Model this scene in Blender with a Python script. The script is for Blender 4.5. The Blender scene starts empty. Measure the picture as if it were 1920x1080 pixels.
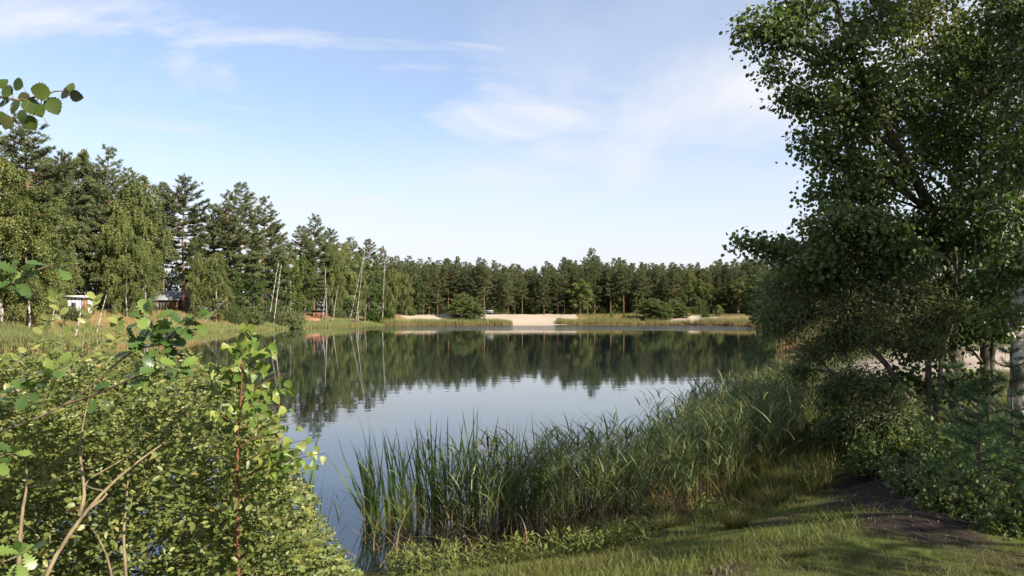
import bpy, math
import numpy as np
from mathutils import Matrix, Vector

# ------------------------------------------------------------------ camera, sky, sun, exposure
SC = bpy.context.scene
COL = SC.collection
EYE = 2.65                       # eye height above the water
F, CX, HY = 1470.0, 960.0, 587.0  # focal length in photo pixels, centre column, horizon row
cam = bpy.data.cameras.new('camera')
cam_o = bpy.data.objects.new('camera', cam)
COL.objects.link(cam_o)
cam_o.location = (0, 0, EYE)
cam_o.rotation_euler = (math.radians(90), 0, 0)
cam.sensor_width = 36.0
cam.lens = F / 1920 * 36
cam.shift_y = (HY - 540) / 1920
cam.clip_start, cam.clip_end = 0.05, 6000
SC.camera = cam_o

SKY_ROT, SKY_A, SKY_B = 22, (3.1, 0.4, 0), (12.3, 6.1, 0)   # drift of the cirrus and of the cloud banks
SUN_EL = math.radians(31)
SUN_AZ = math.radians(128)    # clockwise from +Y: from the right and behind the camera
world = bpy.data.worlds.new('World')
SC.world = world
world.use_nodes = True


def nd(nt, typ, **kw):
    n = nt.nodes.new(typ)
    for k, v in kw.items():
        if k in n.inputs.keys():
            n.inputs[k].default_value = v
        else:
            setattr(n, k, v)
    return n


def ramp(nt, stops, interp='LINEAR'):
    r = nt.nodes.new('ShaderNodeValToRGB')
    e = r.color_ramp.elements
    r.color_ramp.interpolation = interp
    while len(e) < len(stops):
        e.new(0.5)
    for el, (p, c) in zip(e, stops):
        el.position = p
        el.color = (c[0], c[1], c[2], 1) if not isinstance(c, (int, float)) else (c, c, c, 1)
    return r


def build_world():
    nt = world.node_tree
    nt.nodes.clear()
    L = nt.links.new
    out = nt.nodes.new('ShaderNodeOutputWorld')
    bg = nd(nt, 'ShaderNodeBackground', Strength=0.075)
    sky = nt.nodes.new('ShaderNodeTexSky')
    sky.sky_type = 'NISHITA'
    sky.sun_disc = False
    sky.sun_elevation = SUN_EL
    sky.sun_rotation = SUN_AZ
    sky.air_density, sky.dust_density, sky.ozone_density = 1.0, 0.3, 3.0
    tc = nt.nodes.new('ShaderNodeTexCoord')
    sep = nt.nodes.new('ShaderNodeSeparateXYZ')
    L(tc.outputs['Generated'], sep.inputs[0])
    # cloud sheet seen in perspective: direction / (height + c)
    mx = nd(nt, 'ShaderNodeMath', operation='MAXIMUM'); mx.inputs[1].default_value = 0.0
    L(sep.outputs['Z'], mx.inputs[0])
    ad = nd(nt, 'ShaderNodeMath', operation='ADD'); ad.inputs[1].default_value = 0.34
    L(mx.outputs[0], ad.inputs[0])
    dv = nd(nt, 'ShaderNodeVectorMath', operation='DIVIDE')
    L(tc.outputs['Generated'], dv.inputs[0])
    cb = nt.nodes.new('ShaderNodeCombineXYZ')
    for i in range(3):
        L(ad.outputs[0], cb.inputs[i])
    L(cb.outputs[0], dv.inputs[1])
    # cirrus: long warped streaks inside drifting banks
    mp = nt.nodes.new('ShaderNodeMapping')
    mp.inputs['Rotation'].default_value = (0, 0, math.radians(SKY_ROT))
    mp.inputs['Scale'].default_value = (1.0, 2.6, 0.0)
    mp.inputs['Location'].default_value = SKY_A
    L(dv.outputs[0], mp.inputs[0])
    n1 = nd(nt, 'ShaderNodeTexNoise', Scale=1.1, Detail=9.0, Roughness=0.55, Distortion=1.3)
    L(mp.outputs[0], n1.inputs['Vector'])
    r1 = ramp(nt, [(0.45, 0.0), (0.57, 0.45), (0.70, 1.0)])
    L(n1.outputs['Fac'], r1.inputs[0])
    # broad banks
    mp2 = nt.nodes.new('ShaderNodeMapping')
    mp2.inputs['Scale'].default_value = (0.9, 1.1, 0.0)
    mp2.inputs['Location'].default_value = SKY_B
    L(dv.outputs[0], mp2.inputs[0])
    n2 = nd(nt, 'ShaderNodeTexNoise', Scale=0.9, Detail=7.0, Roughness=0.52, Distortion=0.5)
    L(mp2.outputs[0], n2.inputs['Vector'])
    r2 = ramp(nt, [(0.42, 0.22), (0.53, 0.42), (0.64, 1.0)])
    L(n2.outputs['Fac'], r2.inputs[0])
    sc = nd(nt, 'ShaderNodeMath', operation='MAXIMUM')
    L(r1.outputs[0], sc.inputs[0]); L(r2.outputs[0], sc.inputs[1])
    # thin haze towards the horizon, all the way round
    hz = nd(nt, 'ShaderNodeMapRange', interpolation_type='SMOOTHSTEP')
    hz.inputs['From Min'].default_value = 0.0; hz.inputs['From Max'].default_value = 0.26
    hz.inputs['To Min'].default_value = 1.0; hz.inputs['To Max'].default_value = 0.0
    L(mx.outputs[0], hz.inputs['Value'])
    # screen-combine clouds and haze
    i1 = nd(nt, 'ShaderNodeMath', operation='SUBTRACT'); i1.inputs[0].default_value = 1.0; L(sc.outputs[0], i1.inputs[1])
    i2 = nd(nt, 'ShaderNodeMath', operation='SUBTRACT'); i2.inputs[0].default_value = 1.0; L(hz.outputs[0], i2.inputs[1])
    i3 = nd(nt, 'ShaderNodeMath', operation='MULTIPLY'); L(i1.outputs[0], i3.inputs[0]); L(i2.outputs[0], i3.inputs[1])
    mm = nd(nt, 'ShaderNodeMath', operation='SUBTRACT'); mm.inputs[0].default_value = 1.0; L(i3.outputs[0], mm.inputs[1])
    mix = nt.nodes.new('ShaderNodeMixRGB')
    mix.inputs[2].default_value = (4.5, 4.6, 4.95, 1)
    L(mm.outputs[0], mix.inputs[0])
    gm = nt.nodes.new('ShaderNodeMixRGB'); gm.blend_type = 'MULTIPLY'; gm.inputs[0].default_value = 1.0
    gm.inputs[2].default_value = (1.03, 0.98, 1.0, 1)
    L(sky.outputs[0], gm.inputs[1])
    L(gm.outputs[0], mix.inputs[1])
    L(mix.outputs[0], bg.inputs['Color'])
    L(bg.outputs[0], out.inputs[0])


build_world()
sun = bpy.data.lights.new('sun', 'SUN')
sun.energy = 4.6
sun.angle = math.radians(0.6)
sun.color = (1.0, 0.91, 0.76)
sun_o = bpy.data.objects.new('sun', sun)
COL.objects.link(sun_o)
sd = Vector((math.sin(SUN_AZ) * math.cos(SUN_EL), math.cos(SUN_AZ) * math.cos(SUN_EL), math.sin(SUN_EL)))
sun_o.rotation_euler = sd.to_track_quat('Z', 'Y').to_euler()
sun_o.location = sd * 60
SC.view_settings.view_transform = 'Standard'
SC.view_settings.look = 'None'
SC.view_settings.exposure = 1.42
SC.view_settings.gamma = 1.0
SC.view_settings.use_curve_mapping = False
SC.render.engine = 'CYCLES'
SC.cycles.max_bounces = 8
SC.cycles.diffuse_bounces = 3
SC.cycles.transparent_max_bounces = 4
SC.cycles.transmission_bounces = 4
SC.cycles.use_denoising = True

RNG = np.random.default_rng(7)


def at(px, py, D):
    """photo pixel + distance -> point in the place"""
    return np.array([(px - CX) / F * D, D, EYE + (HY - py) / F * D])


# ------------------------------------------------------------------ mesh helpers
def unit(v):
    v = np.asarray(v, float)
    return v / np.maximum(np.linalg.norm(v, axis=-1, keepdims=True), 1e-9)


class MB:
    """collects triangles with a per-vertex tint"""

    def __init__(self):
        self.v, self.f, self.t, self.n = [], [], [], 0

    def add(self, v, f, tint=0.5):
        v = np.asarray(v, float).reshape(-1, 3)
        f = np.asarray(f, int).reshape(-1, 3)
        if np.isscalar(tint):
            tint = np.full(len(v), tint)
        self.v.append(v); self.f.append(f + self.n); self.t.append(np.asarray(tint, float).reshape(-1))
        self.n += len(v)

    def mesh(self, name, mat, smooth=False):
        v = np.concatenate(self.v); f = np.concatenate(self.f); t = np.concatenate(self.t)
        me = bpy.data.meshes.new(name)
        me.vertices.add(len(v)); me.vertices.foreach_set('co', v.astype(np.float32).ravel())
        me.loops.add(len(f) * 3); me.loops.foreach_set('vertex_index', f.astype(np.int32).ravel())
        me.polygons.add(len(f))
        me.polygons.foreach_set('loop_start', np.arange(0, len(f) * 3, 3, dtype=np.int32))
        me.polygons.foreach_set('loop_total', np.full(len(f), 3, dtype=np.int32))
        if smooth:
            me.polygons.foreach_set('use_smooth', np.ones(len(f), dtype=bool))
        a = me.attributes.new('tint', 'FLOAT', 'POINT')
        a.data.foreach_set('value', t.astype(np.float32))
        me.update()
        me.validate()
        if mat:
            me.materials.append(mat)
        return me

    def obj(self, name, mat, parent=None, smooth=False):
        return link(name, self.mesh(name, mat, smooth), parent)


def link(name, me, parent=None):
    o = bpy.data.objects.new(name, me)
    COL.objects.link(o)
    if parent is not None:
        o.parent = parent
    return o


def tag(o, label=None, cat=None, group=None, kind=None):
    if label: o['label'] = label
    if cat: o['category'] = cat
    if group: o['group'] = group
    if kind: o['kind'] = kind
    return o


def empty(name, loc=(0, 0, 0), rz=0.0):
    o = bpy.data.objects.new(name, None)
    o.empty_display_size = 0.2
    COL.objects.link(o)
    o.location = [float(c) for c in loc]
    o.rotation_euler = (0, 0, rz)
    return o


def add_tube(mb, pts, rad, sides=6, tint=0.5, cap=False):
    pts = np.asarray(pts, float); rad = np.asarray(rad, float) * np.ones(len(pts))
    n = len(pts)
    tan = unit(np.gradient(pts, axis=0))
    ref = np.array([0.0, 0, 1]) if abs(tan[:, 2]).mean() < 0.8 else np.array([0.0, 1, 0])
    a = unit(np.cross(tan, ref)); b = np.cross(tan, a)
    an = np.arange(sides) * 2 * math.pi / sides
    ring = (a[:, None] * np.cos(an)[None, :, None] + b[:, None] * np.sin(an)[None, :, None]) * rad[:, None, None] + pts[:, None]
    i = np.arange(n - 1)[:, None] * sides; j = np.arange(sides)[None]; k = (j + 1) % sides
    q = np.stack([i + j, i + k, i + sides + k, i + sides + j], -1).reshape(-1, 4)
    f = np.concatenate([q[:, [0, 1, 2]], q[:, [0, 2, 3]]])
    v = ring.reshape(-1, 3)
    if cap:
        v = np.concatenate([v, pts[-1:]])
        last = (n - 1) * sides
        f = np.concatenate([f, np.stack([last + j[0], last + k[0], np.full(sides, n * sides)], -1)])
    if np.ndim(tint):
        tt = np.repeat(tint, sides)
        if cap: tt = np.append(tt, tint[-1])
        tint = tt
    mb.add(v, f, tint)


def bez(a, m, b, n):
    t = np.linspace(0, 1, n)[:, None]
    return (1 - t) ** 2 * a + 2 * t * (1 - t) * m + t ** 2 * b


def spline(pts, n):
    """smooth curve through points"""
    p = np.asarray(pts, float)
    t = np.linspace(0, len(p) - 1, n)
    i = np.clip(t.astype(int), 0, len(p) - 2); u = (t - i)[:, None]
    P = lambda k: p[np.clip(k, 0, len(p) - 1)]
    a, b, c, d = P(i - 1), P(i), P(i + 1), P(i + 2)
    return 0.5 * (2 * b + (c - a) * u + (2 * a - 5 * b + 4 * c - d) * u ** 2 + (3 * b - a - 3 * c + d) * u ** 3)


def add_box(mb, c, s, tint=0.5, rz=0.0):
    c = np.asarray(c, float); s = np.asarray(s, float) / 2
    v = np.array([[x, y, z] for x in (-1, 1) for y in (-1, 1) for z in (-1, 1)], float) * s
    R = np.array([[math.cos(rz), -math.sin(rz), 0], [math.sin(rz), math.cos(rz), 0], [0, 0, 1]])
    q = [(0, 1, 3, 2), (4, 6, 7, 5), (0, 4, 5, 1), (2, 3, 7, 6), (0, 2, 6, 4), (1, 5, 7, 3)]
    f = [t for a in q for t in ((a[0], a[1], a[2]), (a[0], a[2], a[3]))]
    mb.add(v @ R.T + c, f, tint)


def outline_leaf(xs, ys, fold=0.25, curl=0.15):
    """leaf from half-width samples: base at origin, points to +Y, length 1, folded on its midrib"""
    v, f = [], []
    n = len(ys)
    for y, w in zip(ys, xs):
        z = -curl * y * y
        v += [(-w, y, z + fold * w), (0, y, z), (w, y, z + fold * w)]
    for i in range(n - 1):
        a = 3 * i
        for k in (0, 1):
            f += [(a + k, a + k + 1, a + k + 4), (a + k, a + k + 4, a + k + 3)]
    return np.array(v, float), np.array(f, int)


LEAF_OVAL = outline_leaf([0.0, 0.22, 0.30, 0.24, 0.0], [0, 0.22, 0.52, 0.78, 1.0])
LEAF_HEART = outline_leaf([0.0, 0.36, 0.38, 0.20, 0.0], [0, 0.12, 0.30, 0.66, 1.0])
LEAF_ROUND = (np.array([(0, 0, 0), (-.42, .32, .08), (-.34, .76, .05), (0, 1, -.05), (.34, .76, .05), (.42, .32, .08)], float),
              np.array([(0, 2, 1), (0, 3, 2), (0, 4, 3), (0, 5, 4)]))
LEAF_RHOMB = (np.array([(0, 0, 0), (-.34, .48, .1), (0, 1, 0), (.34, .48, .1)], float), np.array([(0, 2, 1), (0, 3, 2)]))
LEAF_OVAL_LOW = (np.array([(0, 0, 0), (-.24, .28, .07), (-.25, .70, .03), (0, 1, -.14), (.25, .70, .03), (.24, .28, .07)], float), np.array([(0, 2, 1), (0, 3, 2), (0, 4, 3), (0, 5, 4)]))
LEAF_LANCE = (np.array([(0, 0, 0), (-.13, .45, .04), (0, 1, -.06), (.13, .45, .04)], float), np.array([(0, 2, 1), (0, 3, 2)]))
LEAF_TOOTH = None


def toothed():
    ys = np.linspace(0, 1, 15)
    w = 0.46 * np.sin(np.pi * ys ** 0.85) ** 0.75
    w = w * (1 + 0.09 * np.where(np.arange(15) % 2 == 0, 1, -1)); w[0] = 0.01; w[-1] = 0.0
    return outline_leaf(w, ys, 0.12, 0.22)


def lobed():
    ys = np.array([0, .06, .16, .24, .32, .42, .50, .60, .68, .78, .88, .96, 1.0])
    w = np.array([.02, .05, .16, .10, .27, .14, .36, .20, .38, .22, .27, .14, .0])
    return outline_leaf(w, ys, 0.15, 0.25)


def frames(d, n):
    d = unit(d)
    n = n - (n * d).sum(-1, keepdims=True) * d
    n = unit(n)
    s = np.cross(d, n)
    return s, d, n


def add_leaves(mb, tpl, pos, d, nrm, size, tint):
    V, Fc = tpl
    s, d, n = frames(np.asarray(d, float), np.asarray(nrm, float))
    size = np.asarray(size, float) * np.ones(len(pos))
    w = (V[None, :, 0, None] * s[:, None] + V[None, :, 1, None] * d[:, None] + V[None, :, 2, None] * n[:, None]) * size[:, None, None] + pos[:, None]
    k = len(V)
    f = Fc[None] + (np.arange(len(pos)) * k)[:, None, None]
    mb.add(w.reshape(-1, 3), f.reshape(-1, 3), np.repeat(tint, k))


def add_blades(mb, base, d, length, width, bend, tint0, tint1, nseg=3, rng=RNG, side=None):
    """grass-like strips; bend is the offset (in lengths) reached at the tip"""
    N = len(base)
    d = unit(d)
    if side is None:
        th = rng.uniform(0, math.pi, N)
        side = np.stack([np.cos(th), np.sin(th), np.zeros(N)], -1)
    side = unit(side)
    length = np.asarray(length, float) * np.ones(N); width = np.asarray(width, float) * np.ones(N)
    t = np.linspace(0, 1, nseg + 1)
    P = base[:, None] + length[:, None, None] * (t[None, :, None] * d[:, None] + (t ** 2)[None, :, None] * bend[:, None])
    w = width[:, None] * (1 - t[None] ** 2.2) * (0.75 + 0.25 * np.minimum(1, t * 4))[None] * 0.5
    A = P[:, :-1] - side[:, None] * w[:, :-1, None]
    B = P[:, :-1] + side[:, None] * w[:, :-1, None]
    V = np.concatenate([np.stack([A, B], 2).reshape(N, -1, 3), P[:, -1:]], 1)
    k = 2 * nseg + 1
    fs = []
    for i in range(nseg - 1):
        a = 2 * i
        fs += [(a, a + 1, a + 3), (a, a + 3, a + 2)]
    fs += [(2 * nseg - 2, 2 * nseg - 1, 2 * nseg)]
    f = np.array(fs)[None] + (np.arange(N) * k)[:, None, None]
    tt = np.concatenate([np.repeat(t[:-1], 2), [1.0]])
    tint0 = np.asarray(tint0) * np.ones(N); tint1 = np.asarray(tint1) * np.ones(N)
    T = tint0[:, None] + (tint1 - tint0)[:, None] * tt[None]
    mb.add(V.reshape(-1, 3), f.reshape(-1, 3), T.ravel())


# ------------------------------------------------------------------ materials
def new_mat(name):
    m = bpy.data.materials.new(name)
    m.use_nodes = True
    nt = m.node_tree
    nt.nodes.clear()
    out = nt.nodes.new('ShaderNodeOutputMaterial')
    return m, nt, out


def leaf_mat(name, stops, trans=0.35, rough=0.5, spec=0.25, tcol=(1.15, 1.25, 0.6)):
    m, nt, out = new_mat(name)
    L = nt.links.new
    at_ = nd(nt, 'ShaderNodeAttribute', attribute_name='tint')
    r = ramp(nt, stops)
    L(at_.outputs['Fac'], r.inputs[0])
    oi = nt.nodes.new('ShaderNodeObjectInfo')
    hs = nt.nodes.new('ShaderNodeHueSaturation')
    mr = nd(nt, 'ShaderNodeMapRange')
    mr.inputs['To Min'].default_value = 0.82; mr.inputs['To Max'].default_value = 1.18
    L(oi.outputs['Random'], mr.inputs['Value'])
    L(mr.outputs[0], hs.inputs['Value'])
    L(r.outputs[0], hs.inputs['Color'])
    p = nd(nt, 'ShaderNodeBsdfPrincipled', Roughness=rough)
    p.inputs['Specular IOR Level'].default_value = spec
    L(hs.outputs[0], p.inputs['Base Color'])
    mu = nt.nodes.new('ShaderNodeMixRGB'); mu.blend_type = 'MULTIPLY'; mu.inputs[0].default_value = 1
    mu.inputs[2].default_value = (*tcol, 1)
    L(hs.outputs[0], mu.inputs[1])
    tr = nt.nodes.new('ShaderNodeBsdfTranslucent')
    L(mu.outputs[0], tr.inputs['Color'])
    mx = nd(nt, 'ShaderNodeMixShader'); mx.inputs[0].default_value = trans
    L(p.outputs[0], mx.inputs[1]); L(tr.outputs[0], mx.inputs[2])
    L(mx.outputs[0], out.inputs[0])
    return m


def bark_mat(name, c1, c2, scale=8, stretch=0.25, rough=0.9, bump=0.4):
    m, nt, out = new_mat(name)
    L = nt.links.new
    tc = nt.nodes.new('ShaderNodeTexCoord')
    mp = nt.nodes.new('ShaderNodeMapping'); mp.inputs['Scale'].default_value = (1, 1, stretch)
    L(tc.outputs['Object'], mp.inputs[0])
    n = nd(nt, 'ShaderNodeTexNoise', Scale=scale, Detail=6.0, Roughness=0.65)
    L(mp.outputs[0], n.inputs['Vector'])
    r = ramp(nt, [(0.36, c1), (0.64, c2)])
    L(n.outputs['Fac'], r.inputs[0])
    p = nd(nt, 'ShaderNodeBsdfPrincipled', Roughness=rough)
    p.inputs['Specular IOR Level'].default_value = 0.2
    L(r.outputs[0], p.inputs['Base Color'])
    b = nd(nt, 'ShaderNodeBump', Strength=bump, Distance=0.02)
    L(n.outputs['Fac'], b.inputs['Height']); L(b.outputs[0], p.inputs['Normal'])
    L(p.outputs[0], out.inputs[0])
    return m


def birch_mat():
    m, nt, out = new_mat('birch_bark')
    L = nt.links.new
    tc = nt.nodes.new('ShaderNodeTexCoord')
    mp = nt.nodes.new('ShaderNodeMapping'); mp.inputs['Scale'].default_value = (2.5, 2.5, 9)
    L(tc.outputs['Object'], mp.inputs[0])
    n = nd(nt, 'ShaderNodeTexNoise', Scale=1.6, Detail=5.0, Roughness=0.7)
    L(mp.outputs[0], n.inputs['Vector'])
    mp2 = nt.nodes.new('ShaderNodeMapping'); mp2.inputs['Scale'].default_value = (4, 4, 1.2)
    L(tc.outputs['Object'], mp2.inputs[0])
    n2 = nd(nt, 'ShaderNodeTexNoise', Scale=1.3, Detail=4.0, Roughness=0.6)
    L(mp2.outputs[0], n2.inputs['Vector'])
    mn = nd(nt, 'ShaderNodeMath', operation='MINIMUM')
    r = ramp(nt, [(0.40, 0.0), (0.48, 1.0)]); r2 = ramp(nt, [(0.44, 0.0), (0.50, 1.0)])
    L(n.outputs['Fac'], r.inputs[0]); L(n2.outputs['Fac'], r2.inputs[0])
    L(r.outputs[0], mn.inputs[0]); L(r2.outputs[0], mn.inputs[1])
    mix = nt.nodes.new('ShaderNodeMixRGB')
    mix.inputs[1].default_value = (0.055, 0.045, 0.04, 1); mix.inputs[2].default_value = (0.43, 0.40, 0.37, 1)
    L(mn.outputs[0], mix.inputs[0])
    p = nd(nt, 'ShaderNodeBsdfPrincipled', Roughness=0.75)
    L(mix.outputs[0], p.inputs['Base Color'])
    L(p.outputs[0], out.inputs[0])
    return m


def pine_bark_mat():
    """grey-brown plates low down, thin orange bark higher up the stem, as Scots pine has"""
    m, nt, out = new_mat('pine_bark')
    L = nt.links.new
    tc = nt.nodes.new('ShaderNodeTexCoord')
    sep = nt.nodes.new('ShaderNodeSeparateXYZ')
    L(tc.outputs['Object'], sep.inputs[0])
    n = nd(nt, 'ShaderNodeTexNoise', Scale=5.0, Detail=6.0, Roughness=0.7)
    L(tc.outputs['Object'], n.inputs['Vector'])
    ma = nd(nt, 'ShaderNodeMath', operation='MULTIPLY_ADD'); ma.inputs[1].default_value = 0.25
    L(n.outputs['Fac'], ma.inputs[0]); L(sep.outputs['Z'], ma.inputs[2])
    r = ramp(nt, [(0.20, (0.085, 0.066, 0.052)), (0.55, (0.17, 0.098, 0.058))])
    L(ma.outputs[0], r.inputs[0])
    dk = ramp(nt, [(0.35, 0.45), (0.6, 1.0)])
    L(n.outputs['Fac'], dk.inputs[0])
    mu = nt.nodes.new('ShaderNodeMixRGB'); mu.blend_type = 'MULTIPLY'; mu.inputs[0].default_value = 1
    L(r.outputs[0], mu.inputs[1]); L(dk.outputs[0], mu.inputs[2])
    p = nd(nt, 'ShaderNodeBsdfPrincipled', Roughness=0.9)
    p.inputs['Specular IOR Level'].default_value = 0.15
    L(mu.outputs[0], p.inputs['Base Color'])
    L(p.outputs[0], out.inputs[0])
    return m


def plain_mat(name, col, rough=0.7, var=0.25, scale=6.0, metal=0.0):
    m, nt, out = new_mat(name)
    L = nt.links.new
    tc = nt.nodes.new('ShaderNodeTexCoord')
    n = nd(nt, 'ShaderNodeTexNoise', Scale=scale, Detail=5.0, Roughness=0.6)
    L(tc.outputs['Object'], n.inputs['Vector'])
    lo = tuple(c * (1 - var) for c in col); hi = tuple(min(1, c * (1 + var)) for c in col)
    r = ramp(nt, [(0.3, lo), (0.7, hi)])
    L(n.outputs['Fac'], r.inputs[0])
    p = nd(nt, 'ShaderNodeBsdfPrincipled', Roughness=rough, Metallic=metal)
    L(r.outputs[0], p.inputs['Base Color'])
    L(p.outputs[0], out.inputs[0])
    return m


M = {}
M['pine'] = leaf_mat('pine_needles', [(0, (0.068, 0.090, 0.046)), (0.5, (0.115, 0.140, 0.062)), (1, (0.18, 0.195, 0.08))], 0.22, 0.6, 0.25)
M['birch'] = leaf_mat('birch_leaves', [(0, (0.080, 0.105, 0.032)), (0.6, (0.145, 0.170, 0.055)), (1, (0.23, 0.235, 0.085))], 0.35, 0.5)
M['grey_willow'] = leaf_mat('willow_leaves', [(0, (0.065, 0.085, 0.034)), (0.6, (0.118, 0.138, 0.058)), (1, (0.20, 0.21, 0.11))], 0.38, 0.5)
M['broad'] = leaf_mat('broad_leaves', [(0, (0.038, 0.066, 0.016)), (0.6, (0.072, 0.112, 0.028)), (1, (0.13, 0.165, 0.045))], 0.35, 0.45)
M['alder'] = leaf_mat('alder_leaves', [(0, (0.056, 0.082, 0.026)), (0.6, (0.100, 0.134, 0.044)), (0.93, (0.155, 0.185, 0.062)), (1, (0.22, 0.18, 0.05))], 0.42, 0.42, 0.4)
M['shrub'] = leaf_mat('buckthorn_leaves', [(0, (0.070, 0.100, 0.024)), (0.55, (0.160, 0.188, 0.050)), (0.95, (0.28, 0.295, 0.09)), (1, (0.34, 0.20, 0.07))], 0.4, 0.42, 0.4)
M['oak'] = leaf_mat('oak_leaves', [(0, (0.040, 0.078, 0.018)), (0.6, (0.068, 0.120, 0.026)), (1, (0.14, 0.20, 0.04))], 0.32, 0.38, 0.5)
M['sapling'] = leaf_mat('birch_sapling_leaves', [(0, (0.070, 0.125, 0.018)), (0.6, (0.125, 0.19, 0.032)), (1, (0.24, 0.27, 0.06))], 0.4, 0.42, 0.4)
M['aspen'] = leaf_mat('aspen_leaves', [(0, (0.016, 0.026, 0.010)), (0.12, (0.045, 0.028, 0.022)), (0.2, (0.050, 0.080, 0.014)), (0.7, (0.075, 0.105, 0.022)), (1, (0.20, 0.22, 0.10))], 0.35, 0.45, 0.4)
M['reed'] = leaf_mat('reed_leaves', [(0, (0.19, 0.125, 0.060)), (0.25, (0.115, 0.105, 0.045)), (0.5, (0.110, 0.145, 0.048)), (0.8, (0.135, 0.172, 0.066)), (1, (0.29, 0.27, 0.11))], 0.25, 0.5, 0.3)  # last stop brightened to gold: sunlight painted into the right-end reeds
M['shore_reed'] = leaf_mat('shore_reed_leaves', [(0, (0.22, 0.125, 0.070)), (0.35, (0.22, 0.17, 0.08)), (0.65, (0.145, 0.17, 0.060)), (1, (0.17, 0.20, 0.075))], 0.25, 0.55, 0.2)
M['cattail'] = leaf_mat('cattail_leaves', [(0, (0.16, 0.16, 0.045)), (0.3, (0.090, 0.135, 0.042)), (1, (0.075, 0.115, 0.050))], 0.25, 0.42, 0.4)
M['spike'] = plain_mat('cattail_spike', (0.022, 0.013, 0.009), 0.95, 0.3, 60)
M['grass'] = leaf_mat('grass_blades', [(0, (0.15, 0.090, 0.045)), (0.25, (0.13, 0.105, 0.038)), (0.6, (0.098, 0.115, 0.028)), (1, (0.14, 0.165, 0.042))], 0.3, 0.55, 0.25)
M['twig'] = bark_mat('twig_bark', (0.10, 0.075, 0.045), (0.21, 0.165, 0.10), 30, 0.3)
M['redtwig'] = bark_mat('red_twig_bark', (0.10, 0.045, 0.028), (0.19, 0.080, 0.045), 30, 0.3)
M['darkbark'] = bark_mat('dark_bark', (0.035, 0.028, 0.022), (0.10, 0.085, 0.065), 9, 0.3)
M['birchbark'] = birch_mat()
M['pinebark'] = pine_bark_mat()
M['litter'] = leaf_mat('leaf_litter', [(0, (0.035, 0.022, 0.018)), (0.6, (0.09, 0.052, 0.035)), (1, (0.24, 0.17, 0.12))], 0.05, 0.8, 0.15)
M['heather'] = leaf_mat('heather', [(0, (0.10, 0.06, 0.06)), (1, (0.27, 0.15, 0.16))], 0.2, 0.7)

# ------------------------------------------------------------------ the lie of the land
LAKE = np.array([
    (-40, 20), (-30, 14), (-18, 9.6), (-8, 8.2), (-3, 7.7), (-1.3, 8.0), (0.3, 8.9), (1.7, 9.8), (2.9, 10.8), (3.7, 11.6), (4.3, 12.4),
    (4.4, 13.4), (5.0, 14.8), (6.6, 17.5), (8.6, 22), (10.6, 27), (13.4, 36), (19, 54), (28, 79), (35.5, 99), (38, 108), (40, 124), (46, 150), (45, 168),
    (40, 176), (30, 178.5), (20, 179), (10, 180), (0, 181), (-9, 179), (-16, 177), (-22, 173), (-27, 167), (-30.5, 158), (-33, 150), (-36, 138),
    (-38.5, 126), (-40.5, 117), (-42.5, 108), (-45, 98), (-48, 90), (-50, 84), (-49, 74), (-42, 66), (-34, 60), (-31.8, 57.5), (-33, 55.5), (-40, 53), (-50, 48), (-54, 36), (-48, 26)], float)
ANCH = np.array([  # x, y, bank height, bank width
    (0, 2, .95, 4.0), (6, 8, .95, 3.6), (-8, 2, 1.0, 4.0), (14, 20, 1.0, 5), (24, 45, 1.2, 6), (44, 90, 1.3, 7), (56, 140, 1.8, 12), (45, 195, 2.3, 17), (18, 200, 2.3, 18),
    (-8, 200, 2.3, 16), (-32, 185, 2.3, 14), (-42, 150, 2.5, 9), (-50, 120, 2.75, 8), (-56, 98, 2.8, 8), (-60, 80, 2.6, 9), (-45, 56, 1.0, 9), (-60, 40, 1.5, 8), (-30, 5, 1.0, 5)], float)


def lake_dist(x, y):
    """signed distance to the shoreline: positive on land"""
    x = np.asarray(x, float); y = np.asarray(y, float)
    best = np.full(x.shape, 1e9); inside = np.zeros(x.shape, bool)
    n = len(LAKE)
    for i in range(n):
        ax, ay = LAKE[i]; bx, by = LAKE[(i + 1) % n]
        dx, dy = bx - ax, by - ay
        t = np.clip(((x - ax) * dx + (y - ay) * dy) / (dx * dx + dy * dy), 0, 1)
        best = np.minimum(best, np.hypot(x - ax - t * dx, y - ay - t * dy))
        cond = ((ay > y) != (by > y))
        xi = ax + (y - ay) / (by - ay if by != ay else 1e-9) * dx
        inside ^= cond & (x < xi)
    return np.where(inside, -best, best)


def vnoise(x, y, s, seed=0):
    """cheap smooth value noise"""
    x = np.asarray(x, float) / s + seed * 17.3; y = np.asarray(y, float) / s - seed * 9.1
    xi, yi = np.floor(x), np.floor(y)
    u, v = x - xi, y - yi
    u = u * u * (3 - 2 * u); v = v * v * (3 - 2 * v)
    h = lambda a, b: (np.sin(a * 127.1 + b * 311.7 + seed * 74.7) * 43758.5453) % 1.0
    return (h(xi, yi) * (1 - u) + h(xi + 1, yi) * u) * (1 - v) + (h(xi, yi + 1) * (1 - u) + h(xi + 1, yi + 1) * u) * v


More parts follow.
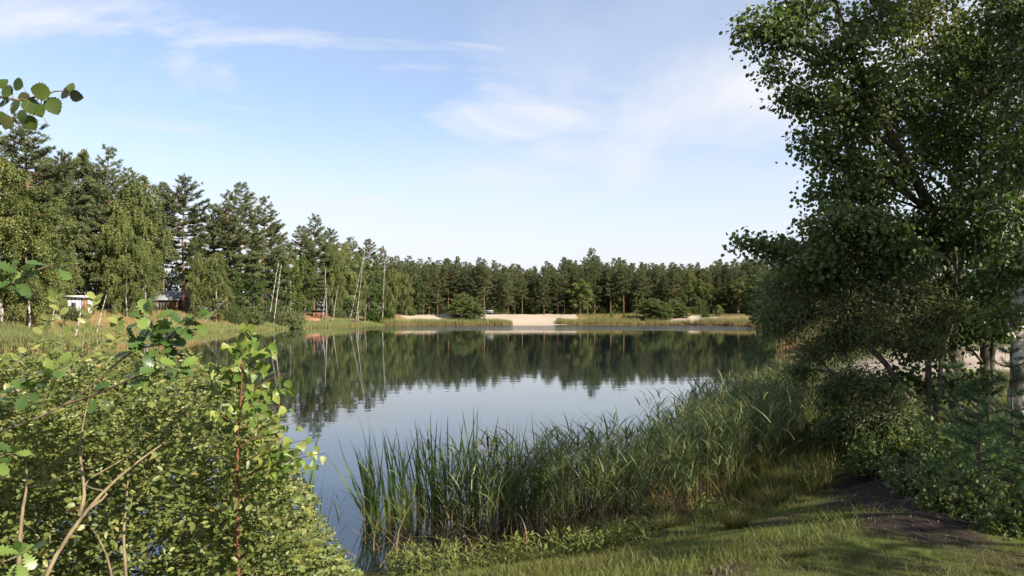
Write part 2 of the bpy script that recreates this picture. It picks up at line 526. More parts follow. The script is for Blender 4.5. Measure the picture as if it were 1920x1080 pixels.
def terrain(x, y):
    x = np.asarray(x, float); y = np.asarray(y, float)
    near = np.exp(-((x - 3) ** 2 + (y - 9) ** 2) / 200)
    d = lake_dist(x, y) + (vnoise(x, y, 0.8, 3) - 0.5) * 0.5 * near + (vnoise(x, y, 5, 4) - 0.5) * 1.2 * (1 - near)
    w = 1.0 / (((x[..., None] - ANCH[:, 0]) ** 2 + (y[..., None] - ANCH[:, 1]) ** 2) + 4) ** 1.8
    w /= w.sum(-1, keepdims=True)
    hm = (w * ANCH[:, 2]).sum(-1); bw = (w * ANCH[:, 3]).sum(-1)
    t = np.clip(d / bw, 0, 1)
    up = hm * (0.55 * t + 0.45 * t * t * (3 - 2 * t)) + 0.0015 * np.clip(d - bw, 0, 400)
    bump = (vnoise(x, y, 1.1, 1) - 0.5) * 0.10 * np.clip(d / 1.5, 0, 1) + (vnoise(x, y, 0.35, 2) - 0.5) * 0.035 * np.clip(d, 0, 1)
    far = np.clip((np.hypot(x, y) - 40) / 40, 0, 1)
    bump = bump * (1 - far) + (vnoise(x, y, 6, 5) - 0.5) * 0.5 * far * np.clip(d / 6, 0, 1)
    return np.where(d > 0, 0.015 + up + bump, np.maximum(-1.6, 0.015 + d * 0.22))


def tz(x, y):
    return float(terrain(np.array([x]), np.array([y]))[0])


def path_mask(x, y):
    """the trodden dark soil track on the right"""
    yy = np.array([2.0, 5.4, 6.4, 8, 9.6, 11, 12.5, 14]); xx = np.array([3.4, 3.3, 3.45, 3.9, 4.45, 4.85, 5.5, 6.6]); ww = np.array([-.4, .05, 0.55, 0.64, 0.54, .42, .25, .05])
    c = np.interp(y, yy, xx); w = np.interp(y, yy, ww)
    e = (vnoise(x, y, 0.5, 11) - 0.5) * 0.55 + (vnoise(x, y, 0.17, 12) - 0.5) * 0.25
    return np.clip((w - np.abs(x - c) + e) / 0.35 + 0.5, 0, 1) * (y < 14.5) * (y > -3)


def sand_mask(x, y):
    d = lake_dist(x, y)
    e = (vnoise(x, y, 4, 21) - 0.5) * 6 + (vnoise(x, y, 1.3, 22) - 0.5) * 3
    # far beach: between the reeds and the wood
    a = np.clip((11.5 - np.abs(d - 9.0 - 0.14 * np.abs(x + 2)) + e * .5 - np.maximum(0, (x - 12)) * 1.4 - np.maximum(0, -20 - x) * 1.5) / 2 , 0, 1) * (y > 165) * (x < 16)
    a = np.maximum(a, np.clip((5.2 - np.hypot((x - 42.5) * 0.9, (y - 182) * 0.5) + e * .25), 0, 1))
    # small sunny beach behind the trees on the right
    b = np.clip((7.0 - np.hypot((x - 19), (y - 27) * 0.75) + e * .4) / 2, 0, 1) * (x > 9.5)
    return np.maximum(a, b)


def dry_mask(x, y):
    d = lake_dist(x, y)
    far = np.clip((np.hypot(x, y) - 45) / 15, 0, 1)
    return far * np.clip(1.1 - np.abs(d - 7) / 9 + (vnoise(x, y, 3, 31) - 0.5), 0, 1)


def wood_mask(x, y):
    d = lake_dist(x, y)
    return np.clip((d - 17) / 5 + (vnoise(x, y, 3, 41) - .5), 0, 1) * np.clip((np.hypot(x, y) - 45) / 15, 0, 1)


def ground_mat():
    m, nt, out = new_mat('ground_cover')
    L = nt.links.new
    tc = nt.nodes.new('ShaderNodeTexCoord')

    def noise(scale, det=6, ro=.6):
        n = nd(nt, 'ShaderNodeTexNoise', Scale=scale, Detail=float(det), Roughness=ro)
        L(tc.outputs['Object'], n.inputs['Vector'])
        return n

    def attr(nm):
        return nd(nt, 'ShaderNodeAttribute', attribute_name=nm).outputs['Fac']
    n1, n2, n3 = noise(2.2), noise(14), noise(60, 4, .7)
    moss = ramp(nt, [(0.34, (0.050, 0.036, 0.024)), (0.46, (0.070, 0.074, 0.022)), (0.60, (0.098, 0.118, 0.026)), (0.8, (0.14, 0.15, 0.036))])
    L(n1.outputs['Fac'], moss.inputs[0])
    gr = ramp(nt, [(0.35, 0.55), (0.65, 1.15)])
    L(n3.outputs['Fac'], gr.inputs[0])
    cur = moss.outputs[0]

    def layer(col_ramp, src, fac):
        nonlocal cur
        L(src.outputs['Fac'], col_ramp.inputs[0])
        mx = nt.nodes.new('ShaderNodeMixRGB')
        L(fac, mx.inputs[0]); L(cur, mx.inputs[1]); L(col_ramp.outputs[0], mx.inputs[2])
        cur = mx.outputs[0]
    layer(ramp(nt, [(0.3, (0.19, 0.135, 0.055)), (0.55, (0.30, 0.185, 0.085)), (0.75, (0.20, 0.19, 0.07))]), n2, attr('dry'))
    layer(ramp(nt, [(0.3, (0.055, 0.038, 0.024)), (0.6, (0.15, 0.080, 0.048)), (0.8, (0.07, 0.07, 0.028))]), n2, attr('wood'))
    layer(ramp(nt, [(0.25, (0.30, 0.24, 0.18)), (0.6, (0.45, 0.375, 0.30)), (0.85, (0.52, 0.45, 0.37))]), n2, attr('sand'))
    layer(ramp(nt, [(0.25, (0.014, 0.011, 0.010)), (0.55, (0.032, 0.023, 0.020)), (0.8, (0.070, 0.050, 0.040))]), n2, attr('path'))
    layer(ramp(nt, [(0.3, (0.020, 0.017, 0.012)), (0.7, (0.05, 0.04, 0.028))]), n2, attr('mud'))
    mu = nt.nodes.new('ShaderNodeMixRGB'); mu.blend_type = 'MULTIPLY'; mu.inputs[0].default_value = 0.8
    L(cur, mu.inputs[1]); L(gr.outputs[0], mu.inputs[2])
    p = nd(nt, 'ShaderNodeBsdfPrincipled', Roughness=0.95)
    p.inputs['Specular IOR Level'].default_value = 0.15
    L(mu.outputs[0], p.inputs['Base Color'])
    b = nd(nt, 'ShaderNodeBump', Strength=0.7, Distance=0.03)
    L(n3.outputs['Fac'], b.inputs['Height']); L(b.outputs[0], p.inputs['Normal'])
    L(p.outputs[0], out.inputs[0])
    return m


def axis(segs):
    out = []
    for a, b, st in segs:
        out.append(np.arange(a, b, st))
    return np.unique(np.concatenate(out + [[segs[-1][1]]]))


def build_ground():
    xs = axis([(-3000, -400, 400), (-400, -100, 40), (-100, -64, 4), (-64, -12, 1.3), (-12, -3, .4), (-3, 9, .11), (9, 26, .4), (26, 70, 1.5), (70, 120, 6), (120, 400, 40), (400, 3000, 400)])
    ys = axis([(-3000, -400, 400), (-400, -40, 40), (-40, -4, 3), (-4, 3.5, .5), (3.5, 15, .11), (15, 32, .35), (32, 60, 1.2), (60, 170, 1.6), (170, 215, .8), (215, 300, 8), (300, 900, 60), (900, 3000, 400)])
    X, Y = np.meshgrid(xs, ys)
    Z = terrain(X.ravel(), Y.ravel()).reshape(X.shape)
    nx, ny = len(xs), len(ys)
    idx = np.arange(nx * ny).reshape(ny, nx)
    q = np.stack([idx[:-1, :-1], idx[:-1, 1:], idx[1:, 1:], idx[1:, :-1]], -1).reshape(-1, 4)
    V = np.stack([X, Y, Z], -1).reshape(-1, 3)
    at_ = {'path': path_mask(V[:, 0], V[:, 1]), 'sand': sand_mask(V[:, 0], V[:, 1]), 'dry': dry_mask(V[:, 0], V[:, 1]), 'wood': wood_mask(V[:, 0], V[:, 1]),
           'mud': np.clip(0.5 - V[:, 2] / 0.12, 0, 1) * (1 - sand_mask(V[:, 0], V[:, 1]))}
    cxy = V[q].mean(1)
    pm = at_['path'][q].mean(1) > 0.5; sm = (at_['sand'][q].mean(1) > 0.5) & ~pm & (cxy[:, 2] > 0)
    bed = (V[q][:, :, 2].max(1) < -0.05)
    mat = ground_mat()
    for name, sel, label in (('lake_bed', bed, 'dark muddy bed under the lake water'), ('path', pm & ~bed, 'dark trodden soil path between the reeds and the right trees'),
                             ('beach', sm & ~bed & (cxy[:, 1] > 100), 'pale sandy beach along the far shore'),
                             ('sand', sm & ~bed & (cxy[:, 1] <= 100), 'sunlit sandy clearing glimpsed behind the right trees'),
                             ('ground', ~(pm | sm | bed), 'mossy and grassy ground around the lake')):
        qq = q[sel]
        used, inv = np.unique(qq, return_inverse=True)
        me = bpy.data.meshes.new(name)
        me.from_pydata(V[used].tolist(), [], inv.reshape(-1, 4).tolist())
        for k, a in at_.items():
            me.attributes.new(k, 'FLOAT', 'POINT').data.foreach_set('value', a[used].astype(np.float32))
        me.polygons.foreach_set('use_smooth', np.ones(len(qq), bool))
        me.materials.append(mat)
        tag(link(name, me), label, name.replace('_', ' '), kind='structure')


build_ground()


def build_water():
    m, nt, out = new_mat('lake_water')
    L = nt.links.new
    tc = nt.nodes.new('ShaderNodeTexCoord')
    mp = nt.nodes.new('ShaderNodeMapping'); mp.inputs['Scale'].default_value = (0.55, 1.5, 1)
    L(tc.outputs['Object'], mp.inputs[0])
    n = nd(nt, 'ShaderNodeTexNoise', Scale=1.1, Detail=3.0, Roughness=0.5)
    L(mp.outputs[0], n.inputs['Vector'])
    # wind-ruffled streak near the far shore: wavelets too small to see singly
    sep = nt.nodes.new('ShaderNodeSeparateXYZ'); L(tc.outputs['Object'], sep.inputs[0])
    mpw = nt.nodes.new('ShaderNodeMapping'); mpw.inputs['Scale'].default_value = (0.02, 0.11, 1)
    L(tc.outputs['Object'], mpw.inputs[0])
    nw = nd(nt, 'ShaderNodeTexNoise', Scale=1.0, Detail=3.0, Roughness=0.55); L(mpw.outputs[0], nw.inputs['Vector'])

    def rng_(src, a, b, c, d):
        up = nd(nt, 'ShaderNodeMapRange', interpolation_type='SMOOTHSTEP')
        up.inputs['From Min'].default_value = a; up.inputs['From Max'].default_value = b
        dn = nd(nt, 'ShaderNodeMapRange', interpolation_type='SMOOTHSTEP')
        dn.inputs['From Min'].default_value = c; dn.inputs['From Max'].default_value = d
        dn.inputs['To Min'].default_value = 1; dn.inputs['To Max'].default_value = 0
        L(src, up.inputs['Value']); L(src, dn.inputs['Value'])
        k = nd(nt, 'ShaderNodeMath', operation='MULTIPLY'); L(up.outputs[0], k.inputs[0]); L(dn.outputs[0], k.inputs[1])
        return k.outputs[0]
    my = rng_(sep.outputs['Y'], 116, 132, 158, 170); mxx = rng_(sep.outputs['X'], -34, 4, 40, 47)
    k = nd(nt, 'ShaderNodeMath', operation='MULTIPLY'); L(my, k.inputs[0]); L(mxx, k.inputs[1])
    rw = ramp(nt, [(0.30, 0.0), (0.44, 1.0)]); L(nw.outputs['Fac'], rw.inputs[0])
    k2 = nd(nt, 'ShaderNodeMath', operation='MULTIPLY'); L(k.outputs[0], k2.inputs[0]); L(rw.outputs[0], k2.inputs[1])
    ro = nd(nt, 'ShaderNodeMapRange'); ro.inputs['To Min'].default_value = 0.018; ro.inputs['To Max'].default_value = 0.10
    L(k2.outputs[0], ro.inputs['Value'])
    p = nd(nt, 'ShaderNodeBsdfPrincipled', IOR=1.5)
    p.inputs['Base Color'].default_value = (0.010, 0.017, 0.018, 1)
    L(ro.outputs[0], p.inputs['Roughness'])
    b = nd(nt, 'ShaderNodeBump', Strength=1.0, Distance=0.0024)
    nf = nd(nt, 'ShaderNodeTexNoise', Scale=5.0, Detail=2.0, Roughness=0.5); L(tc.outputs['Object'], nf.inputs['Vector'])
    kf = nd(nt, 'ShaderNodeMath', operation='MULTIPLY'); L(nf.outputs['Fac'], kf.inputs[0]); L(k2.outputs[0], kf.inputs[1])
    k9 = nd(nt, 'ShaderNodeMath', operation='MULTIPLY_ADD'); L(kf.outputs[0], k9.inputs[0]); k9.inputs[1].default_value = 90.0; L(n.outputs['Fac'], k9.inputs[2])
    L(k9.outputs[0], b.inputs['Height']); L(b.outputs[0], p.inputs['Normal'])
    L(p.outputs[0], out.inputs[0])
    me = bpy.data.meshes.new('lake')
    me.from_pydata([(-75, 2, 0), (75, 2, 0), (75, 200, 0), (-75, 200, 0)], [], [(0, 1, 2, 3)])
    me.materials.append(m)
    tag(link('lake', me), 'calm lake mirroring the trees and the sky', 'lake', kind='structure')


build_water()


# ------------------------------------------------------------------ tree builders
def pine_proto(seed, H=18.0, crown=0.42, spread=3.0, dense=1.0, needle=0.34, bare=True, mat='pine'):
    """Scots pine: straight stem, whorled limbs carrying flat pads of needles; returns (trunk, branches, crown) meshes of height 1*H"""
    r = np.random.default_rng(seed)
    tk, br, cr = MB(), MB(), MB()
    n = 14
    zz = np.linspace(0, H, n)
    wob = np.cumsum(r.normal(0, 0.05, (n, 2)), 0) * (H / 18)
    wob -= wob[0]
    tp = np.column_stack([wob, zz])
    R0 = 0.0105 * H
    add_tube(tk, tp, R0 * (1 - zz / H) ** 0.8 + 0.02, 8)
    tpos = lambda z: np.array([np.interp(z, zz, tp[:, 0]), np.interp(z, zz, tp[:, 1]), z])
    if bare:  # dead stubs under the crown
        for _ in range(9):
            z = r.uniform(min(.22, crown * .5) * H, crown * H); a = r.uniform(0, 2 * math.pi); l = r.uniform(.4, 1.5)
            p = tpos(z); e = p + np.array([math.cos(a) * l, math.sin(a) * l, r.uniform(-.3, .25)])
            add_tube(br, [p, (p + e) / 2 + [0, 0, .08], e], [.035, .022, .008], 4)
    z = crown * H
    P, Dn, T = [], [], []
    while z < H * 0.995:
        u = (z - crown * H) / (H * (1 - crown))
        prof = (0.62 + 0.38 * math.sin(min(1, u * 1.9) * math.pi / 2)) * (1 - u ** 2.3) + 0.10
        k = r.integers(3, 6)
        a0 = r.uniform(0, 2 * math.pi)
        for i in range(k):
            if r.random() < 0.14: continue
            a = a0 + i * 2 * math.pi / k + r.normal(0, .25)
            l = spread * prof * r.uniform(0.62, 1.18)
            rise = (-0.12 + 0.85 * u) * l + r.normal(0, .12)
            p = tpos(z); h = np.array([math.cos(a), math.sin(a), 0])
            e = p + h * l + np.array([0, 0, rise])
            mid = p + h * l * .55 + np.array([0, 0, rise * .25 - 0.06 * l])
            c = bez(p, mid, e, 6)
            add_tube(br, c, np.linspace(.018 * l + .025, .012, 6), 5)
            # side shoots with needle tufts
            ns = max(6, int(12 * l / spread * 2.0))
            for s in range(ns):
                t = r.uniform(0.30, 1.0)
                q = bez(p, mid, e, 21)[int(t * 20)]
                sl = l * r.uniform(.14, .34) * (1.15 - .45 * t)
                sa = a + r.choice([-1, 1]) * r.uniform(.35, 1.25) * (1.1 - .5 * t)
                sv = np.array([math.cos(sa), math.sin(sa), r.uniform(.05, .45)])
                m = max(3, int(round(sl / 0.15 * 1.35 * dense)))
                tt = r.uniform(.25, 1.08, m)
                pp = q + sv * sl * tt[:, None] + r.normal(0, [.07, .07, .05], (m, 3))
                P.append(pp); T.append(np.clip(r.normal(.45, .2) + r.normal(0, .1, m), 0, 1))
                Dn.append(unit(sv + np.array([0, 0, .55]))[None] + r.normal(0, .25, (m, 3)))
        z += r.uniform(.42, .68) * H / 18 * (1 - 0.25 * u)
    P = np.concatenate(P); Dn = unit(np.concatenate(Dn)); T = np.concatenate(T)
    K = 5
    N = len(P)
    P7 = np.repeat(P, K, 0); D7 = unit(np.repeat(Dn, K, 0) + r.normal(0, .62, (N * K, 3)))
    L7 = r.uniform(.7, 1.2, N * K) * needle
    add_blades(cr, P7, D7, L7, needle * .34, np.zeros((N * K, 3)), np.repeat(T, K), np.repeat(T, K), 1, r, side=r.normal(0, 1, (N * K, 3)))
    return tk.mesh('trunk', M['pinebark'], True), br.mesh('branches', M['pinebark'], True), cr.mesh('crown', M[mat])


def birch_proto(seed, H=15.0, leaf=0.17, lean=0.0, spread=2.6, low=0.22, n_limb=44, mat='birch', weep=1.0, tpl=LEAF_RHOMB, bark='birchbark', per=17, trunk_r=0.010):
    """birch: slim stem, rising limbs, hanging strands of small leaves"""
    r = np.random.default_rng(seed)
    tk, br, cr = MB(), MB(), MB()
    n = 12
    zz = np.linspace(0, H, n)
    off = np.column_stack([lean * H * (zz / H) ** 1.3, np.zeros(n)]) + np.cumsum(r.normal(0, .045 * H / 15, (n, 2)), 0)
    off -= off[0]
    tp = np.column_stack([off, zz])
    add_tube(tk, tp, trunk_r * H * (1 - zz / H) ** .75 + .015, 8)
    tpos = lambda z: np.array([np.interp(z, zz, tp[:, 0]), np.interp(z, zz, tp[:, 1]), z])
    P, D, T = [], [], []
    for i in range(n_limb):
        u = (i + r.random()) / n_limb
        z = H * (low + (1 - low) * u * .97)
        prof = math.sin(math.pi * min(1, .18 + u * .78)) ** .8 * (1.0 if u < .85 else (1 - u) / .15 * .6 + .4)
        l = spread * prof * r.uniform(.55, 1.15)
        a = i * 2.4 + r.normal(0, .4)
        h = np.array([math.cos(a), math.sin(a), 0])
        p = tpos(z); e = p + h * l + np.array([0, 0, l * r.uniform(.15, .6)])
        mid = p + h * l * .45 + np.array([0, 0, l * .5])
        c = bez(p, mid, e, 6)
        add_tube(br, c, np.linspace(.012 * l + .012, .006, 6), 4)
        base_t = np.clip(r.normal(.5, .2), 0, 1)
        for s in range(max(4, int(9 * l / spread * 1.3))):
            q = bez(p, mid, e, 21)[int(r.uniform(.3, 1) * 20)]
            sl = r.uniform(.5, 1.5) * (.5 + .5 * weep) * spread / 2.6
            out = unit(h * .6 + np.append(r.normal(0, .55, 2), 0))
            m = int(per * (.6 + .5 * sl))
            t = r.uniform(0, 1, m)
            pp = q + out * (sl * .55 * t)[:, None] + np.array([0, 0, 1.0]) * (sl * (.30 * t - (.25 + .85 * weep) * t * t))[:, None] + r.normal(0, .11, (m, 3))
            P.append(pp); T.append(np.clip(base_t + r.normal(0, .2, m), 0, 1))
            D.append(out * .4 + np.array([0, 0, -.7]) + r.normal(0, .5, (m, 3)))
    P = np.concatenate(P); D = np.concatenate(D); T = np.concatenate(T)
    N = len(P)
    nrm = np.array([0.25, -.2, .75]) + r.normal(0, .55, (N, 3))
    add_leaves(cr, tpl, P, D, nrm, r.uniform(.75, 1.3, N) * leaf, T)
    return tk.mesh('trunk', M[bark], True), br.mesh('branches', M[bark if bark != 'birchbark' else 'darkbark'], True), cr.mesh('crown', M[mat])


def bush_proto(seed, R=(2.0, 2.0, 2.0), leaf=.14, n=900, per=9, mat='grey_willow', tpl=LEAF_RHOMB, stems=7, up=.35):
    """multi-stemmed bush: stems fan out from the base, twigs with leaves fill an uneven dome"""
    r = np.random.default_rng(seed)
    st, cr = MB(), MB()
    R = np.array(R, float)
    lob = [(unit(np.append(r.normal(0, 1, 2), abs(r.normal(.6, .6)))) * r.uniform(.35, .75), r.uniform(.35, .6)) for _ in range(16)] + [(np.array([0, 0, .35]), .6)]
    for i in range(stems):
        c, s = lob[i % len(lob)]
        e = c * R * [1, 1, 1.5]; e[2] = max(e[2], R[2] * .5)
        add_tube(st, bez(np.append(r.normal(0, .15, 2), -.1), np.append(e[:2] * .3, e[2] * .6), e, 7), np.linspace(.03 * R[2] * .5 + .02, .012, 7), 5)
    P, D, T = [], [], []
    for i in range(n):
        c, s = lob[r.integers(len(lob))]
        v = unit(r.normal(0, 1, 3)) * r.uniform(.5, 1) ** .5 * s
        e = (c + v) * R * [1, 1, 1.5]
        if e[2] < 0.02: e[2] = r.uniform(.0, .3) * R[2]
        d = unit(v * R + np.array([0, 0, up]) + r.normal(0, .25, 3))
        m = per; t = r.uniform(0, 1, m)
        l = .28 * R.mean()
        P.append(e + d * (l * (t - .6))[:, None] + r.normal(0, .05 * R.mean() * .5, (m, 3)))
        D.append(d + r.normal(0, .6, (m, 3))); T.append(np.clip(.5 + .18 * np.sin(i * 1.7) + r.normal(0, .17, m), 0, 1))
    P = np.concatenate(P); D = np.concatenate(D); T = np.concatenate(T)
    P[:, 2] = np.abs(P[:, 2])
    add_leaves(cr, tpl, P, D, np.array([.1, -.1, .8]) + r.normal(0, .5, (len(P), 3)), r.uniform(.75, 1.3, len(P)) * leaf, T)
    return st.mesh('stems', M['darkbark'], True), cr.mesh('crown', M[mat])


def plant(name, proto, x, y, scale=1.0, rz=0.0, lean=(0, 0), sz=None, sink=0.08):
    root = empty(name, (x, y, tz(x, y) - sink), rz)
    root.rotation_euler = (lean[0], lean[1], rz)
    root.scale = (scale, scale, sz or scale)
    for me in proto:
        o = link(me.name.split('.')[0], me, root)
        if o.name.split('.')[0] != 'trunk': o['kind'] = 'stuff'
    return root


ORD = ['first', 'second', 'third', 'fourth', 'fifth', 'sixth', 'seventh', 'eighth', 'ninth', 'tenth', 'eleventh', 'twelfth', 'thirteenth', 'fourteenth', 'fifteenth', 'sixteenth',
       'seventeenth', 'eighteenth', 'nineteenth', 'twentieth'] + ['twenty-' + q for q in ('first', 'second', 'third', 'fourth', 'fifth', 'sixth', 'seventh', 'eighth', 'ninth')] + ['thirtieth'] + ['thirty-' + q for q in ('first', 'second', 'third', 'fourth', 'fifth', 'sixth')]

# ------------------------------------------------------------------ far pine wood
PH = 18.0
PINES = [pine_proto(100 + i, PH, c, s, 1.0) for i, (c, s) in enumerate([(.48, 2.6), (.22, 3.0), (.40, 2.6), (.10, 2.9), (.15, 2.8)])]
PINES_OPEN = [pine_proto(130 + i, PH, c, s, d, .36) for i, (c, s, d) in enumerate([(.40, 3.6, 1.1), (.22, 4.2, 1.2), (.36, 3.6, 1.0), (.12, 4.0, 1.2), (.20, 3.6, 1.1)])]
M['light_pine'] = leaf_mat('light_pine_needles', [(0, (0.085, 0.115, 0.045)), (0.5, (0.135, 0.170, 0.062)), (1, (0.20, 0.23, 0.085))], 0.25, 0.6, 0.25)
YOUNG_PINES = [pine_proto(160 + i, 6.0, .04, 2.1, 1.2, .30, False, 'light_pine') for i in range(3)]

rw = np.random.default_rng(21)
far = []
for row in range(6):
    D0 = 199 + row * 4.4
    for px in np.arange(735, 1560, 13.5 + row * .5):
        px2 = px + rw.uniform(-5, 5)
        D = D0 + rw.uniform(-1.8, 1.8) + (6 if px > 1290 else 0)
        if px < 800: D -= (800 - px) * .10
        if row == 0 and (1278 < px2 < 1325 or rw.random() < .10): continue
        if row > 3 and rw.random() < .3: continue
        far.append((px2, D, row))
FRONT = {}
for k, (px, D, row) in enumerate(far):
    top = 497 + 4.0 * math.sin(px * .021) + rw.normal(0, 7.0) - (6 if rw.random() < .12 else 0) + (9 if row == 0 and rw.random() < .35 else 0) + (0 if row > 0 else 2)
    x, y = (px - CX) / F * D, D
    if lake_dist(np.array([x]), np.array([y]))[0] < 9: continue
    ht = EYE + (HY - top) / F * D - tz(x, y)
    o = plant('pine_tree', PINES[rw.choice([0, 2, 0, 1]) if 812 < px < 905 or rw.random() < .15 else rw.choice([1, 3, 4, 2])], x, y, ht / PH * rw.uniform(.9, 1.08), rw.uniform(0, 6.28), (rw.normal(0, .015), rw.normal(0, .015)), ht / PH)
    where = ('behind the left end of the far beach' if px < 860 else 'behind the middle of the far beach' if px < 1050 else 'behind the two small junipers on the far shore' if px < 1200
             else 'behind the round young pines on the far shore' if px < 1330 else 'behind the small yellow birch on the far shore')
    if row == 0:
        FRONT[where] = FRONT.get(where, 0) + 1
        tag(o, ORD[FRONT[where] - 1] + ' front-row pine from left, ' + where, 'pine tree', 'pine wood ' + where)
    else:
        tag(o, 'dark pine further back in the wood ' + where, 'pine tree', 'pine wood ' + where)

# undergrowth under the far wood
ub = MB()
for row in range(3):
    N = 5200
    px = rw.uniform(740, 1540, N); D = 203 + row * 8 + rw.uniform(-3, 3, N)
    X = (px - CX) / F * D
    hgt = rw.uniform(0, 1, N) ** 1.5 * (1.0 + row * 1.1 + 1.6 * vnoise(X, D, 5, 51))
    P = np.column_stack([X, D, terrain(X, D) + hgt])
    add_leaves(ub, LEAF_RHOMB, P, rw.normal(0, 1, (N, 3)), np.array([0, -.3, .8]) + rw.normal(0, .5, (N, 3)), rw.uniform(.25, .5, N), np.clip(rw.normal(.35, .2, N), 0, 1))
def wood_mass(label, pxa, pxb, Dfun, depth, n, hmax, leaf, seed, mat='pine'):
    """the depth of a wood behind its front trees: one mass of foliage"""
    r = np.random.default_rng(seed)
    px = r.uniform(pxa, pxb, n); D = Dfun(px) + r.uniform(0, depth, n)
    X = (px - CX) / F * D
    top = hmax * (.72 + .28 * vnoise(X, D, 4.0, seed))
    P = np.column_stack([X, D, terrain(X, D) + r.uniform(0, 1, n) * top])
    mb = MB()
    add_leaves(mb, LEAF_RHOMB, P, r.normal(0, 1, (n, 3)), np.array([0, -.4, .6]) + r.normal(0, .6, (n, 3)), r.uniform(.7, 1.3, n) * leaf, np.clip(r.normal(.35, .2, n), 0, 1))
    tag(mb.obj('forest', M[mat]), label, 'forest', kind='stuff')


wood_mass('dark depth of the pine wood behind the far shore', 720, 1620, lambda p: 224 + 0 * p, 16, 26000, 11.5, 1.0, 5)
wood_mass('dark depth of the wood behind the left shore', -160, 760, lambda p: np.interp(p, [-160, 0, 160, 290, 400, 500, 640, 730, 800], [96, 100, 108, 120, 133, 148, 176, 194, 202]) + 6, 14, 30000, 8.5, .55, 6)
tag(ub.obj('undergrowth', M['broad']), 'low dark green undergrowth beneath the far pine wood', 'undergrowth', kind='stuff')

# ------------------------------------------------------------------ leafy trees and bushes of the far shore
BIRCHES = [birch_proto(200 + i, 15.0, .16, ln, sp, lo, nl, per=62, trunk_r=.0065) for i, (ln, sp, lo, nl) in enumerate([(0, 3.0, .14, 50), (.05, 3.3, .07, 54), (-.04, 2.8, .18, 46), (.02, 3.7, .05, 60)])]
BROADS = [birch_proto(230 + i, 12.0, .19, 0, sp, lo, nl, 'broad', .25, LEAF_ROUND, 'darkbark', 30, .011) for i, (sp, lo, nl) in enumerate([(3.0, .05, 58), (3.4, .03, 62), (2.8, .08, 54)])]
WILLOWS = [bush_proto(260 + i, (2.2, 2.2, 1.7), .17, 950, 9, 'grey_willow') for i in range(2)]
GREENBUSH = [bush_proto(270 + i, (1.8, 1.8, 1.5), .17, 800, 9, 'broad') for i in range(2)]


def by_top(name, proto, protoH, px, top, D, wide=1.0, rz=None, lean=(0, 0), x=None):
    x = (px - CX) / F * D if x is None else x
    ht = EYE + (HY - top) / F * D - tz(x, D)
    s = ht / protoH
    return plant(name, proto, x, D, s * wide, rw.uniform(0, 6.28) if rz is None else rz, lean, s)


for px, top, D, k, w, lab in [
    (1296, 503, 203, 1, 1.9, 'large pale green poplar rising above the round young pines'),
    (1088, 521, 197, 0, 1.9, 'loose pale birch at the wood edge right of the beach'),
    (1195, 528, 198, 2, 1.3, 'slim pale birch with two bare stems left of the round pines'),
    (1262, 535, 200, 3, 1.2, 'dull green birch just behind the round young pines'),
    (1385, 520, 199, 0, 1.5, 'green birch at the wood edge beside the small yellow birch'),
    (1425, 515, 196, 1, 1.5, 'wide birch where the far shore meets the right bank'),
    (965, 535, 201, 2, 1.2, 'small light birch among pines behind the middle beach'),
    (917, 545, 200, 0, 1.3, 'short birch behind the bench on the beach'),
    (1033, 553, 200, 3, 1.2, 'low leafy birch at the wood edge above the beach crest')]:
    tag(by_top('birch_tree', BIRCHES[k], 15.0, px, top, D, w), lab, 'birch tree')
tag(by_top('birch_tree', BIRCHES[3], 15.0, 1346, 570, 187, 1.9), 'small yellow-green birch beside the right sand patch', 'birch tree')
for px, top, D, lab in [(868, 552, 187, 'dark young pine on the left part of the far beach'), (889, 567, 186, 'smaller young pine beside the dark one on the beach'),
                        (1222, 560, 187, 'leftmost of the round young pines on the far shore'), (1240, 566, 185, 'second round young pine on the far shore'),
                        (1262, 563, 187, 'third round young pine on the far shore'), (1281, 573, 186, 'rightmost of the round young pines on the far shore')]:
    tag(by_top('young_pine', YOUNG_PINES[rw.integers(3)], 6.0, px, top, D, 1.7), lab, 'pine tree', 'young pines on the far shore')
JUN = bush_proto(290, (.5, .5, 1.4), .14, 420, 8, 'birch', LEAF_LANCE, 3, 1.2)
for px, D, s, lab in [(1146, 190, .95, 'slender upright juniper, the taller of two on the far grass'), (1170, 188, .8, 'stubby upright juniper, the shorter of two on the far grass')]:
    tag(plant('juniper', JUN, (px - CX) / F * D, D, s, 0, (0, 0), s * 1.05), lab, 'juniper', 'two junipers on the far shore')
for px, D, s, k, lab in [(895, 184, .55, 0, 'small rounded bush on the sand below the young pines'), (908, 184, .5, 1, 'tiny round bush at the foot of the beach'),
                         (1322, 186, .6, 1, 'low green bush right of the right sand patch'), (880, 183.5, .4, 0, 'low dark scrub on the sand at the water end')]:
    tag(plant('bush', GREENBUSH[k], (px - CX) / F * D, D, s, k), lab, 'bush')


for k, px in enumerate([782, 806, 842, 930, 982, 1012, 1062, 1108, 1130, 1182, 1206, 1310, 1364, 1400]):
    D = 199.5 + (k * 37 % 10) * .3
    tag(plant('bush', (GREENBUSH + WILLOWS)[k % 4], (px - CX) / F * D, D, .75 + (k * 29 % 10) * .06, k), ORD[k] + ' low bush from the left along the foot of the far pine wood', 'bush', 'bushes at the foot of the far wood')
for k, (px, top) in enumerate([(800, 525), (826, 540), (945, 548), (1000, 540), (1055, 530), (1118, 540), (1158, 532), (1228, 530), (1330, 528), (1362, 535), (1408, 530)]):
    tag(by_top('birch_tree', (BIRCHES + BROADS[:1])[k % 5], 15.0 if k % 5 < 4 else 12.0, px, top, 200.5 + k % 3, 1.6 if k % 2 else 1.2), ORD[k] + ' small leafy tree from the left along the edge of the far pine wood', 'tree', 'small leafy trees at the edge of the far wood')


